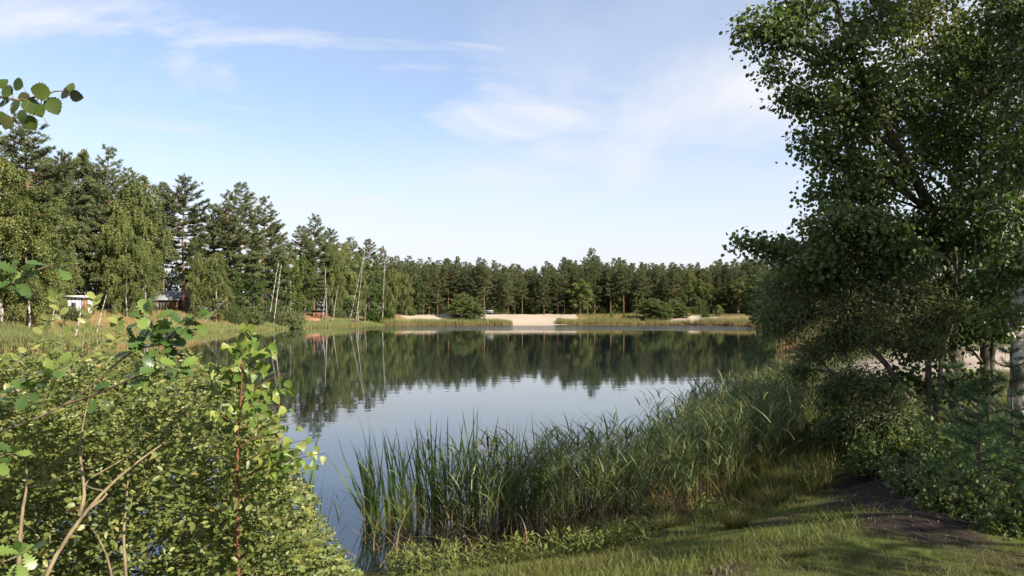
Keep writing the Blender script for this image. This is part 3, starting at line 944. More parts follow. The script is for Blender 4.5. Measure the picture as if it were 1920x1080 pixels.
# ------------------------------------------------------------------ trees of the left shore
def shoreD(px):
    return np.interp(px, [-80, 0, 160, 290, 400, 500, 640, 730, 800], [78, 80, 87, 98, 111, 126, 156, 174, 182])


LP = [  # pines: px, top row, distance behind the shore, open-crown proto, width
    (-40, 235, 14, 1, 1), (14, 262, 16, 3, 1), (62, 222, 12, 1, 1.05), (100, 300, 20, 2, .9), (128, 285, 18, 0, .9), (205, 277, 14, 3, .85), (178, 330, 22, 2, .9), (240, 318, 16, 4, .95),
    (262, 345, 22, 1, .9), (345, 330, 14, 0, .95), (308, 345, 20, 2, .8), (405, 385, 18, 3, .95), (425, 362, 14, 4, .95), (452, 344, 12, 1, .95), (492, 370, 12, 3, .95),
    (515, 420, 18, 2, 1.0), (560, 424, 14, 1, .95), (588, 405, 12, 4, 1.0), (618, 430, 14, 2, 1.0), (657, 446, 12, 1, .9), (690, 450, 10, 2, .9), (718, 464, 10, 4, .9), (742, 480, 12, 1, .85), (770, 490, 12, 2, .9)]
LP.sort(key=lambda q: q[0])
for k, (px, top, off, pr, w) in enumerate(LP):
    D = float(shoreD(px)) + off
    o = by_top('pine_tree', PINES_OPEN[pr], PH, px, top, D, w, lean=(rw.normal(0, .012), rw.normal(0, .012)))
    tag(o, {345: 'lone tall pine with bare orange trunk above the grassy bank', 62: 'massive dark pine, tallest on the left shore, under the hanging twig',
            588: 'ragged pine standing above the birches right of the dead white trunks', 452: 'pointed pine, highest of the clump right of the lone orange-trunked pine'}.get(
        px, ORD[k] + ' pine from the left edge along the left shore skyline'), 'pine tree', 'pines of the left shore')

LB = [  # leafy trees: px, top, offset behind the shore, proto list, index, width
    (5, 285, 4, BIRCHES, 3, 1.35), (55, 350, 3, BIRCHES, 1, 1.1), (-60, 300, 5, BIRCHES, 1, 1.3), (155, 272, 18, BIRCHES, 0, .85), (112, 420, 14, BIRCHES, 3, .8), (204, 395, 12, BIRCHES, 1, .85), (238, 405, 8, BIRCHES, 3, .85),
    (275, 322, 9, BIRCHES, 2, .95), (270, 440, 6, BIRCHES, 1, .9), (405, 470, 5, BIRCHES, 3, 1.0), (440, 500, 5, BROADS, 0, .8), (375, 490, 12, BIRCHES, 0, .9), (475, 480, 7, BROADS, 2, .9), (545, 468, 6, BIRCHES, 1, .95), (570, 480, 8, BROADS, 0, .9),
    (622, 452, 8, BIRCHES, 3, .75), (640, 450, 7, BIRCHES, 1, .85), (672, 470, 6, BIRCHES, 0, .9), (690, 482, 5, BROADS, 1, .8), (712, 492, 7, BIRCHES, 2, .9), (735, 498, 6, BIRCHES, 3, .8), (762, 510, 7, BIRCHES, 1, .8), (786, 520, 8, BROADS, 1, .9), (655, 555, 3, BROADS, 2, 1.2), (374, 470, 8, BIRCHES, 3, .7), (365, 440, 20, BROADS, 0, .9), (515, 470, 10, BROADS, 1, 1.0), (578, 470, 14, BIRCHES, 3, .9), (625, 470, 10, BROADS, 0, 1.0), (655, 478, 9, BIRCHES, 3, 1.0), (700, 500, 9, BROADS, 2, 1.1), (750, 508, 9, BIRCHES, 3, 1.0), (85, 330, 14, BIRCHES, 3, .9), (230, 350, 12, BIRCHES, 0, 1.0)]
LB.sort(key=lambda q: q[0])
for k, (px, top, off, pl, pr, w) in enumerate(LB):
    D = float(shoreD(px)) + off
    o = by_top('birch_tree' if pl is BIRCHES else 'broadleaf_tree', pl[pr], 15.0 if pl is BIRCHES else 12.0, px, top, D, w)
    tag(o, {5: 'big pale weeping birch filling the left edge of the left shore', 155: 'thin grey birch with wispy top between tall left pines'}.get(px) or ('short bright green maple at the water edge right of the heather' if (px, top) == (655, 555) else ORD[k] + ' leafy tree from the left edge along the left bank'), 'birch tree' if pl is BIRCHES else 'tree', 'leafy trees of the left shore')

for px, D, s, k, lab in [(540, 133, 1.3, 0, 'wide grey-green willow bush at the water below the dead trunks'), (505, 131, 1.15, 1, 'grey willow bush leaning over the water left of the dead trunks'),
                         (556, 139, .8, 1, 'pale willow bush at the edge of the left reeds'), (632, 160, .9, 0, 'round willow bush in front of the thin white trunks'),
                         (465, 124, 1.2, 0, 'willow bush under the pointed pine clump'), (440, 121, .9, 1, 'low willow scrub beyond the leaning branch'),
                         (40, 92, 1.3, 0, 'dusky willow bush behind the nearest reeds on the left'), (88, 93, 1.1, 1, 'willow scrub some way left of the white hut'), (129, 93.5, .75, 0, 'small willow scrub half hiding the white hut')]:
    tag(plant('willow_bush', WILLOWS[k], (px - CX) / F * D, D, s, k * 2 + px), lab, 'bush', 'willow bushes of the left shore')
for px, D, s, k, lab in [(500, 136, 1.2, 0, 'bright green bush behind the dead white trunks'), (700, 170, 1.2, 1, 'bright green bush by the water beyond the heather'), (725, 175, 1.3, 0, 'dark green bush overhanging the water at the left shore end'),
                         (770, 186, 1.0, 1, 'green bush where the left shore meets the beach'), (262, 116, .9, 0, 'dark bush left of the dark grey-roofed cabin'), (186, 103, .8, 1, 'dark bush right of the white hut')]:
    tag(plant('bush', GREENBUSH[k], (px - CX) / F * D, D, s, px), lab, 'bush', 'green bushes of the left shore')


def bare_trunk(name, pts, r0, r1, label, mat='birchbark', twigs=0, group=None, seed=1):
    r = np.random.default_rng(seed)
    p = spline(pts, 10)
    base = p[0].copy()
    root = empty(name, base)
    mb = MB(); add_tube(mb, p - base, np.linspace(r0, r1, 10) * .55, 7, cap=True)
    mb.obj('trunk', M[mat], root, True)
    for i in range(twigs):
        q = p[r.integers(5, 9)]; e = q + np.array([r.uniform(.2, 1.4), r.uniform(-.4, .4), r.uniform(.3, 1.2)])
        b = MB(); add_tube(b, np.array([q, (q + e) / 2 + [.0, 0, .1], e]) - base, [r1 * .7, r1 * .5, .012], 5)
        b.obj('branch', M[mat], root, True)
    return tag(root, label, 'birch', group)


def g3(px, D, dz=-.05):
    x = (px - CX) / F * D
    return np.array([x, D, tz(x, D) + dz])


for px0, px1, py1, D, r0, r1, tw, lab in [
    (503, 522, 494, 130, .15, .10, 0, 'snapped white birch trunk, left of the dead pair at the water'), (512, 528, 494, 129.5, .16, .11, 3, 'snapped white birch trunk with side twigs, right of the dead pair'),
    (142, 160, 548, 88, .16, .09, 0, 'leaning white birch trunk in front of the white hut'), (180, 200, 552, 91, .13, .07, 0, 'leaning white birch trunk right of the white hut'),
    (20, 37, 573, 84, .12, .07, 0, 'leaning white birch trunk near the left edge'), (97, 103, 575, 89, .10, .08, 0, 'short pinkish trunk left of the white hut'),
    (217, 224, 560, 103, .10, .07, 0, 'short leaning white stem above the grassy bank'), (655, 682, 482, 158, .13, .06, 0, 'left of two long slanting white stems behind the heather'),
    (667, 684, 470, 159, .13, .06, 1, 'right of two long slanting white stems behind the heather'), (604, 612, 540, 152, .12, .05, 0, 'slanting white stem beside the red shed'),
    (613, 610, 500, 153, .12, .07, 0, 'upright pale birch stem right of the red shed'), (624, 634, 535, 154, .10, .06, 0, 'thin white stem between the red shed and the heather'),
    (717, 722, 487, 172, .14, .08, 2, 'pale dead stem high among the last left trees'), (683, 688, 570, 163, .07, .05, 0, 'short pale stem by the bright maple')]:
    a = g3(px0, D); b = at(px1, py1, D)
    bare_trunk('leaning_birch', [a, a + (b - a) * .35 + [.0, 0, .1], a + (b - a) * .7 + [-.05, 0, 0], b], r0, r1, lab, twigs=tw, group='white stems of the left shore', seed=int(px0))
a = g3(382, 113, .2); b = at(425, 560, 112)
bare_trunk('dead_birch', [a, a + (b - a) * .5 + [0, 0, .15], b], .14, .06, 'grey leaning dead trunk slanting up from the left bank', 'birchbark', seed=5)

# heather
hb = bush_proto(300, (1.5, 1.2, .8), .12, 420, 8, 'heather')
tag(plant('heather_bush', hb, (662 - CX) / F * 158, 158, .95), 'pinkish heather bush at the foot of two slanting white stems', 'bush')

# ------------------------------------------------------------------ huts, boat, bench
M['white'] = plain_mat('white_paint', (0.50, 0.49, 0.48), .7, .08)
M['brown'] = plain_mat('brown_boards', (0.17, 0.085, 0.045), .8, .25)
M['greyroof'] = plain_mat('grey_roof', (0.20, 0.215, 0.24), .6, .15)
M['darkwood'] = plain_mat('dark_boards', (0.05, 0.04, 0.032), .85, .25)
M['red'] = plain_mat('red_boards', (0.16, 0.060, 0.042), .8, .2)
M['rust'] = plain_mat('rust_hull', (0.20, 0.095, 0.050), .75, .25)
M['glass'] = plain_mat('window_glass', (0.03, 0.035, 0.04), .12, .1)


def hut(name, px, D, w, dp, h, wall, roofm, label, rz=0.2, pitch=0.0, door=True, boards=6):
    x = (px - CX) / F * D
    root = empty(name, (x, D, tz(x, D) - .05), rz)

    def part(nm, c, s, m, par=root):
        b = MB(); add_box(b, c, s); return b.obj(nm, M[m], par)
    part('wall', (0, 0, h / 2), (w, dp, h), wall)
    for i in range(boards):
        part('board', (-w / 2 + w * (i + .5) / boards, -dp / 2 - .015, h / 2), (w / boards - .03, .03, h - .06), wall)
    if pitch:
        for s in (-1, 1):
            b = MB()
            v = np.array([[-w / 2 - .3, s * (dp / 2 + .35), h - .1], [w / 2 + .3, s * (dp / 2 + .35), h - .1], [w / 2 + .3, 0, h + pitch], [-w / 2 - .3, 0, h + pitch]])
            v = np.concatenate([v, v + [0, 0, .1]])
            q = [(0, 1, 2, 3), (7, 6, 5, 4), (0, 4, 5, 1), (1, 5, 6, 2), (3, 2, 6, 7), (0, 3, 7, 4)]
            b.add(v, [t for a in q for t in ((a[0], a[1], a[2]), (a[0], a[2], a[3]))]); b.obj('roof', M[roofm], root)
    else:
        part('roof', (0, -.15, h + .12), (w + .5, dp + .7, .24), roofm)
    if door:
        d = part('door', (w * .28, -dp / 2 - .05, 1.0), (w * .30, .05, 1.95), 'brown'); part('handle', (w * .18, -dp / 2 - .1, 1.0), (.04, .05, .12), 'greyroof', d)
    wn = part('window', (-w * .2, -dp / 2 - .045, h * .58), (w * .2, .04, h * .26), 'greyroof'); part('pane', (-w * .2, -dp / 2 - .07, h * .58), (w * .17, .02, h * .21), 'glass', wn)
    return tag(root, label, 'hut' if w < 5 else 'house')


hut('hut', 152, 97, 2.5, 2.2, 2.0, 'white', 'white', 'small white hut with brown door behind the leaning birches', .25)
hut('cabin', 312, 121, 6.0, 4.0, 2.0, 'darkwood', 'greyroof', 'dark wooden cabin with grey roof behind the lone orange-trunked pine', .1, 1.3, boards=14)
hut('shed', 597, 153, 2.3, 2.0, 1.5, 'red', 'darkwood', 'small red shed between pale stems on the left shore', .3, 0, False, 5)


def boat():
    x, y = (580 - CX) / F * 146, 146.0
    root = empty('rowing_boat', (x, y, tz(x, y) + .02), .25)
    n, k = 13, 9
    V, Fq = [], []
    for i in range(n):
        u = i / (n - 1) * 2 - 1
        w = .68 * (1 - abs(u) ** 2.6) + .03; h = .62 * (1 - .35 * abs(u) ** 3)
        for j in range(k):
            a = math.pi * j / (k - 1)
            V.append((u * 2.0, -math.cos(a) * w, math.sin(a) ** .7 * h))
    for i in range(n - 1):
        for j in range(k - 1):
            a = i * k + j
            Fq += [(a, a + 1, a + k + 1), (a, a + k + 1, a + k)]
    b = MB(); b.add(V, Fq); b.obj('hull', M['rust'], root, True)
    b = MB(); add_tube(b, [(-2, 0, .42), (-1, 0, .62), (0, 0, .66), (1, 0, .62), (2, 0, .42)], [.035] * 5, 5); b.obj('keel', M['rust'], root)
    tag(root, 'rust-orange overturned rowing boat on the grassy left bank', 'boat')


boat()


def bench():
    x, y = (917 - CX) / F * 196, 196.0
    root = empty('park_bench', (x, y, tz(x, y)), .1)
    for nm, c, s in [('seat', (0, 0, .48), (2.2, .5, .08)), ('backrest', (0, .27, .85), (2.2, .06, .35)), ('leg', (-.85, 0, .22), (.1, .45, .46)), ('leg', (.85, 0, .22), (.1, .45, .46))]:
        b = MB(); add_box(b, c, s); b.obj(nm, M['greyroof'], root)
    tag(root, 'grey bench at the wood edge above the far beach', 'bench')
    x, y = (902 - CX) / F * 192, 192.0
    root = empty('sign_post', (x, y, tz(x, y)))
    b = MB(); add_box(b, (0, 0, .7), (.09, .09, 1.5)); b.obj('post', M['darkwood'], root)
    b = MB(); add_box(b, (0, -.06, 1.45), (.42, .03, .42)); b.obj('panel', M['white'], root)
    tag(root, 'small white sign on a post beside the young beach pines', 'sign')


bench()


# ------------------------------------------------------------------ reeds fringing the distant shores
def shore_pts(i0, i1, n, dlo, dhi, r):
    seg = [(LAKE[i % len(LAKE)], LAKE[(i + 1) % len(LAKE)]) for i in range(i0, i1)]
    ln = np.array([np.linalg.norm(b - a) for a, b in seg])
    c = np.concatenate([[0], np.cumsum(ln)]); s = r.uniform(0, c[-1], n)
    k = np.clip(np.searchsorted(c, s) - 1, 0, len(seg) - 1)
    A = np.array([q[0] for q in seg]); B = np.array([q[1] for q in seg])
    t = ((s - c[k]) / ln[k])[:, None]
    d = unit(B - A)
    nrm = np.column_stack([d[:, 1], -d[:, 0]])     # lake polygon runs counter-clockwise: land lies to the right
    return A[k] * (1 - t) + B[k] * t + nrm[k] * r.uniform(dlo, dhi, n)[:, None]


def fringe(name_label, i0, i1, n, dlo, dhi, h, w, t0=0.0, t1=.9, seed=1):
    r = np.random.default_rng(seed)
    p = shore_pts(i0, i1, n, dlo, dhi, r)
    cl = vnoise(p[:, 0], p[:, 1], 3.0, seed)
    keep = cl + r.uniform(-.3, .3, n) > .22
    p = p[keep]; cl = cl[keep]; m = len(p)
    z = np.maximum(terrain(p[:, 0], p[:, 1]), -.1)
    L = h * (.55 + .65 * cl) * r.uniform(.7, 1.15, m)
    mb = MB()
    add_blades(mb, np.column_stack([p, z]), np.array([0, 0, 1.]) + r.normal(0, .10, (m, 3)), L, w * r.uniform(.7, 1.3, m), r.normal(0, .10, (m, 3)), t0 + r.uniform(0, .15, m), t1 * r.uniform(.6, 1.1, m), 2 if seed == 1 else 1, r)
    tag(mb.obj('reeds', M['shore_reed']), name_label, 'reeds', kind='stuff')


nL = len(LAKE)
fringe('tan-footed reeds on the low tongue at the left edge', 41, 48, 16000, -1.0, 3.0, 1.05, .06, .1, 1.0, 1)
fringe('reeds and tall grass along the bank below the huts', 36, 41, 12000, -.6, 2.4, .65, .09, .25, 1.1, 2)
fringe('green reeds fringing the shore by the overturned boat', 32, 36, 14000, -.5, 4.0, .75, .10, .3, 1.1, 3)
fringe('reeds lining the left end of the far beach', 28, 32, 12000, -1.2, 2.0, 1.25, .09, .1, .9, 4)
fringe('yellowish reeds lining the far shore between the sand patches', 25, 27, 9000, .2, 6.0, 1.0, .09, .15, .8, 5)
fringe('reeds along the far right corner of the lake', 21, 25, 16000, -.5, 4.5, 1.3, .09, .0, .8, 6)
fringe('brown-footed reeds along the right bank', 17, 21, 16000, -.8, 4.0, 1.3, .06, .0, .7, 7)

# dry grass on the banks
r = np.random.default_rng(77)
N = 26000
p = np.concatenate([shore_pts(33, 42, N, 2.5, 13, r), shore_pts(24, 32, N // 2, 6, 24, r)])
p = p[(sand_mask(p[:, 0], p[:, 1]) < .3)]
mb = MB(); m = len(p)
add_blades(mb, np.column_stack([p, terrain(p[:, 0], p[:, 1])]), np.array([0, 0, 1.]) + r.normal(0, .25, (m, 3)), r.uniform(.15, .5, m), .09, r.normal(0, .15, (m, 3)), r.uniform(.1, .5, m), r.uniform(.3, .9, m), 1, r)
tag(mb.obj('grass', M['shore_reed']), 'dry rust and straw coloured grass on the far banks', 'grass', kind='stuff')


# ------------------------------------------------------------------ near trees on the right
def lobe_tree(name, trunks, lobes, leaf, tpl, mat, bark, label, cat='tree', seed=1, jitter=.09, per=14, droop=.5, sides=9, group=None, tint=(.45, .2), twig_r=.006, limb_r=.03):
    """tree whose limbs reach out from the stems to clumps of twigs and leaves; trunks: list of (points, r0, r1)"""
    r = np.random.default_rng(seed)
    base = np.array(trunks[0][0][0], float)
    base[2] = tz(base[0], base[1]) - .1
    root = empty(name, base)
    curves = []
    for pts, r0, r1 in trunks:
        pts = np.array(pts, float)
        c = spline(pts, 16)
        c[1:-1] += r.normal(0, .02, (14, 3))
        curves.append(c)
        mb = MB(); add_tube(mb, c - base, np.linspace(r0, r1, 16) * r.uniform(.94, 1.06, 16), sides); mb.obj('trunk', M[bark], root, True)
    allc = np.concatenate(curves)
    cr, tw = MB(), MB()
    P, D, T = [], [], []
    for c, rad, n in lobes:
        c = np.array(c, float); rad = np.array(rad, float) * np.ones(3)
        hd = np.hypot(allc[:, 0] - c[0], allc[:, 1] - c[1])
        cost = np.abs(allc[:, 2] - (c[2] - .45 * hd)) + hd * .6
        s = allc[cost.argmin()]
        mid = (s + c) / 2 + np.array([0, 0, .12 * np.linalg.norm(c - s)]) + r.normal(0, .12, 3)
        limb = bez(s, mid, c, 9)
        L = np.linalg.norm(c - s)
        mb = MB(); add_tube(mb, limb - base, np.linspace(min(limb_r * (.5 + .4 * L), limb_r * 2), .010, 9), 5); mb.obj('limb', M[bark], root, True)
        lt = np.clip(r.normal(*tint), 0, 1)
        for i in range(n):
            v = unit(r.normal(0, 1, 3)) * r.uniform(.25, 1) ** .55
            e = c + v * rad
            q = limb[r.integers(5, 9)]
            q = q + (e - q) * r.uniform(0, .25)
            m2 = (q + e) / 2 + np.array([0, 0, .12 * np.linalg.norm(e - q)])
            cv = bez(q, m2, e + np.array([0, 0, -.10 * droop]), 5)
            if twig_r: add_tube(tw, cv - base, np.linspace(twig_r, twig_r * .35, 5), 3)
            t = r.uniform(.35, 1.04, per)[:, None]
            pp = (1 - t) ** 2 * q + 2 * t * (1 - t) * m2 + t ** 2 * (e + np.array([0, 0, -.1 * droop]))
            P.append(pp + r.normal(0, jitter, (per, 3))); T.append(np.clip(lt + r.normal(0, .17, per), 0, 1))
            D.append(unit(e - q) * .5 + np.array([0, 0, -droop]) + r.normal(0, .55, (per, 3)))
    P = np.concatenate(P); D = np.concatenate(D); T = np.concatenate(T); N = len(P)
    add_leaves(cr, tpl, P - base, D, np.array([.15, -.25, .6]) + r.normal(0, .6, (N, 3)), r.uniform(.7, 1.25, N) * leaf, T)
    cr.obj('crown', M[mat], root)['kind'] = 'stuff'
    if twig_r:
        tw.obj('twigs', M[bark], root)['kind'] = 'stuff'
    return tag(root, label, cat, group)


def lob(px, py, D, rad, n):
    return (at(px, py, D), rad, n)


def gp(px, D):
    x = (px - CX) / F * D
    return np.array([x, D, tz(x, D) - .1])


# leaning alder reaching over the water
b0 = gp(1792, 15)
lobe_tree('alder_tree', [([b0, at(1788, 560, 15), at(1745, 400, 14.6), at(1675, 255, 14.2), at(1600, 110, 13.8), at(1545, -60, 13.6), at(1520, -170, 13.6)], .13, .03),
                         ([b0 + [.12, .2, 0], at(1800, 500, 15.2), at(1805, 250, 15.4), at(1790, 0, 15.5), at(1780, -200, 15.5)], .11, .03)],
          [lob(1445, 55, 13.2, (.72, .7, .50), 70), lob(1392, 62, 13.2, (.24, .3, .28), 14), lob(1445, 140, 13.3, (.26, .3, .42), 21), lob(1500, 20, 13.4, (.7, .7, .5), 61), lob(1560, 90, 13.6, (.8, .9, .7), 88),
           lob(1530, 190, 13.6, (.62, .7, .5), 66), lob(1476, 185, 13.4, (.36, .4, .22), 21), lob(1520, 265, 13.8, (.42, .5, .4), 38), lob(1570, 300, 14, (.6, .7, .5), 61), lob(1545, 360, 14, (.42, .5, .3), 35),
           lob(1620, 160, 14, (.8, .9, .8), 83), lob(1650, 40, 14, (.9, 1, .8), 88), lob(1640, 330, 14.3, (.8, .9, .6), 74), lob(1600, -80, 13.8, (1.2, 1.2, .9), 79), lob(1500, -90, 13.4, (.9, .9, .7), 61), lob(1520, 415, 14, (.35, .5, .2), 22),
           lob(1420, 455, 14.2, (.42, .4, .22), 31), lob(1385, 452, 14.2, (.16, .2, .12), 7), lob(1465, 470, 14.4, (.45, .5, .32), 42), lob(1530, 450, 14.5, (.5, .6, .4), 48), lob(1600, 430, 14.6, (.7, .8, .5), 66),
           lob(1720, 120, 14.5, (.8, 1, .8), 52), lob(1730, 300, 14.8, (.9, 1, .7), 57), lob(1760, 0, 15, (.9, 1, .8), 48), lob(1780, -150, 15.3, (1.4, 1.4, 1.1), 61), lob(1680, -190, 14.5, (1.4, 1.4, 1.1), 70), lob(1690, 440, 15, (.9, 1, .6), 79), lob(1590, 230, 14.2, (.7, .9, .6), 79), lob(1680, 200, 14.6, (.9, 1, .7), 88), lob(1700, 20, 14.6, (.9, 1, .7), 79), lob(1610, 370, 14.6, (.7, .9, .5), 70), lob(1740, 210, 15.2, (.9, 1, .8), 79), lob(1790, 110, 15.6, (.9, 1, .8), 79), lob(1640, 480, 15, (.8, 1, .5), 70), lob(1560, 480, 15, (.7, .9, .5), 70), lob(1500, 520, 15, (.6, .8, .4), 61), lob(1575, 410, 13.2, (.5, .6, .5), 52), lob(1640, 430, 13, (.6, .6, .5), 61), lob(1530, 500, 13.3, (.5, .5, .4), 52), lob(1700, 480, 12.8, (.6, .6, .5), 52)],
          .078, LEAF_ROUND, 'alder', 'darkbark', 'leaning dark alder whose crown overhangs the lake', 'tree', 11, .10, 15, .6)
# slender twin-stemmed tree behind
b1 = gp(1850, 13.6)
lobe_tree('alder_tree', [([b1, at(1846, 620, 13.6), at(1838, 420, 13.7), at(1846, 200, 13.8), at(1852, -60, 13.9), at(1850, -250, 14)], .085, .025),
                         ([b1 + [.1, .05, 0], at(1862, 640, 13.6), at(1876, 480, 13.6), at(1888, 260, 13.6), at(1900, 0, 13.6)], .07, .02)],
          [lob(1840, 80, 13.8, (.8, .9, .8), 37), lob(1800, 190, 13.8, (.7, .9, .6), 37), lob(1870, 250, 13.6, (.7, .8, .6), 41), lob(1820, 330, 13.9, (.8, .9, .6), 45), lob(1890, 400, 13.5, (.7, .8, .6), 45),
           lob(1760, 400, 14, (.6, .8, .5), 33), lob(1840, 470, 13.8, (.8, .9, .5), 52), lob(1900, 520, 13.2, (.6, .8, .4), 41), lob(1770, 520, 14, (.6, .8, .4), 33), lob(1880, -80, 13.8, (1.1, 1.1, 1), 45), lob(1950, 120, 13.5, (1, 1, .9), 45), lob(1960, 350, 13.3, (.9, .9, .8), 45), lob(1830, 150, 14.4, (.9, 1, .8), 67), lob(1880, 150, 14.2, (.9, 1, .8), 67), lob(1900, 20, 14, (.9, 1, .8), 60), lob(1780, 270, 14.6, (.8, 1, .7), 60), lob(1850, 380, 14.4, (.8, 1, .6), 60), lob(1910, 300, 14.2, (.8, 1, .7), 60), lob(1860, 540, 14.4, (.8, 1, .5), 60), lob(1800, 440, 14.6, (.8, 1, .5), 60), lob(1810, 600, 13.4, (.5, .6, .3), 45), lob(1760, 640, 13.4, (.35, .5, .3), 30), lob(1880, 600, 13, (.5, .6, .3), 45), lob(1830, 720, 12.8, (.3, .4, .25), 22), lob(1710, 650, 13, (.4, .5, .35), 37), lob(1760, 720, 12.6, (.3, .4, .25), 22), lob(1680, 710, 12.8, (.4, .5, .25), 33), lob(1870, 520, 12.6, (.5, .5, .35), 37)],
          .072, LEAF_ROUND, 'broad', 'darkbark', 'twin-stemmed slim tree between the alder and the birch', 'tree', 12, .11, 14, .5)
# old birch at the right edge
b2 = gp(1905, 11.6)
lobe_tree('birch_tree', [([b2, at(1906, 700, 11.6), at(1912, 520, 11.7), at(1918, 300, 11.8), at(1926, 60, 11.9), at(1930, -200, 12)], .115, .05),
                         ([at(1924, 160, 11.8), at(1900, 80, 11.6), at(1872, 0, 11.4), at(1840, -110, 11.2)], .06, .02)],
          [lob(1880, 20, 11.4, (.5, .6, .5), 34), lob(1930, 220, 11.4, (.5, .6, .5), 40), lob(1900, 330, 11.3, (.4, .5, .4), 32), lob(1880, 590, 11.2, (.45, .5, .25), 34), lob(1915, 500, 11, (.35, .5, .3), 30), lob(1850, -100, 11.3, (.9, .9, .8), 50),
           lob(1915, 120, 11.2, (.5, .5, .6), 60), lob(1905, 400, 11.0, (.5, .4, .5), 60), lob(1920, 290, 11.1, (.5, .5, .5), 60), lob(1890, 500, 11.1, (.5, .5, .35), 50), lob(1925, 20, 11.3, (.6, .5, .5), 50), lob(2000, 100, 11.8, (1.1, 1.1, 1), 70), lob(2010, -150, 11.8, (1.3, 1.3, 1.1), 70)],
          .062, LEAF_ROUND, 'broad', 'birchbark', 'thick black and white birch at the right edge', 'birch tree', 13, .10, 13, .6)
# sprawling willow in front of the alder
b3 = gp(1735, 12.2)
lobe_tree('willow_tree', [([b3, at(1700, 740, 12.4), at(1630, 650, 12.8), at(1560, 590, 13.2), at(1480, 615, 13.6)], .065, .015), ([b3 + [.05, .1, 0], at(1742, 720, 12.4), at(1715, 600, 12.8), at(1650, 480, 13.2), at(1600, 400, 13.5)], .06, .015),
                          ([b3 + [-.1, 0, 0], at(1690, 780, 12.2), at(1620, 730, 12.4), at(1560, 700, 12.8)], .045, .012), ([b3 + [.15, .1, 0], at(1765, 690, 12.5), at(1790, 560, 12.8), at(1790, 470, 13)], .05, .015)],
          [lob(1455, 545, 13.8, (.42, .6, .40), 119), lob(1500, 590, 13.6, (.45, .6, .40), 127), lob(1545, 520, 13.6, (.55, .7, .5), 161), lob(1600, 580, 13.2, (.55, .7, .5), 161), lob(1570, 640, 13.2, (.5, .6, .4), 136), lob(1640, 500, 13.4, (.6, .7, .5), 161),
           lob(1660, 620, 12.8, (.55, .7, .45), 144), lob(1520, 660, 13.3, (.35, .5, .25), 68), lob(1600, 720, 12.7, (.5, .6, .35), 127), lob(1655, 740, 12.3, (.5, .6, .3), 102), lob(1710, 560, 12.8, (.6, .7, .5), 136), lob(1590, 440, 13.5, (.5, .6, .4), 102),
           lob(1740, 650, 12.5, (.4, .5, .3), 61), lob(1780, 590, 12.7, (.5, .6, .4), 85), lob(1465, 625, 13.6, (.28, .4, .16), 40), lob(1555, 745, 12.9, (.3, .4, .3), 68), lob(1490, 480, 14, (.4, .5, .3), 76), lob(1620, 790, 12.2, (.5, .6, .3), 110), lob(1570, 800, 12.8, (.4, .5, .25), 80), lob(1680, 790, 12.0, (.5, .5, .3), 100), lob(1500, 700, 13.4, (.3, .4, .2), 50), lob(1440, 600, 13.8, (.35, .5, .25), 60)],
          .085, LEAF_LANCE, 'grey_willow', 'darkbark', 'sprawling grey-green willow below the overhanging alder', 'willow tree', 14, .09, 15, .15)
# trees further along the right bank and beside the path, which keep the path in shade
SIDE = [birch_proto(400 + i, 12.0, .13, 0, 3.0, lo, 70, 'alder', .25, LEAF_RHOMB, 'darkbark', 22, .010) for i, lo in enumerate((.14, .08))]
for x, y, s, k, lab in [(10.2, 5.2, 1.0, 0, 'leafy tree beside the path just outside the right edge'), (11.8, 9.2, 1.05, 1, 'leafy tree behind the thick birch at the right edge'), (13.2, 16.5, 1.1, 0, 'leafy tree behind the twin-stemmed slim tree'),
                        (7.6, 3.0, .85, 1, 'leafy tree nearest to the camera on the right'), (11.0, 19.5, .8, 1, 'leafy tree between the alder and the sunny sand')]:
    tag(plant('leafy_tree', SIDE[k], x, y, s, x), lab, 'tree', 'leafy trees on the right')
rr = np.random.default_rng(31)
for k, (px, D, top, kind, lab) in enumerate([(1445, 118, 500, 0, 'tall tree on the right bank behind the willow tip'), (1490, 108, 470, 1, 'broad tree on the right bank behind the willow'), (1420, 132, 512, 2, 'tree on the right bank nearest the far corner'),
                                             (1540, 90, 440, 0, 'tree on the right bank hidden behind the alder crown'), (1600, 80, 430, 1, 'tree behind the leaning alder stem on the right bank'), (1680, 62, 420, 2, 'tree behind the alder, beyond the sunny sand'),
                                             (1760, 52, 400, 0, 'tree beyond the sunny sand between the dark trunks'), (1840, 46, 400, 1, 'tree beyond the sunny sand behind the twin stems'), (1910, 44, 380, 2, 'tree beyond the sunny sand behind the thick birch'), (1470, 128, 500, 1, 'second tree on the right bank behind the willow tip')]):
    tag(by_top('broadleaf_tree', BROADS[kind], 12.0, px, top, D, 1.15), lab, 'tree', 'trees of the right bank')
for px, D, s, k, lab in [(1450, 106, 1.2, 0, 'bush behind the brown-footed reeds of the right bank'), (1500, 95, 1.3, 1, 'bush on the right bank behind the willow'), (1640, 44, 1.0, 0, 'bush at the left end of the sunny sand'), (1760, 40, .9, 1, 'bush at the back of the sunny sand between trunks'), (1880, 38, .9, 0, 'bush at the back of the sunny sand behind the birch')]:
    tag(plant('bush', GREENBUSH[k], (px - CX) / F * D, D, s, px), lab, 'bush', 'bushes of the right bank')


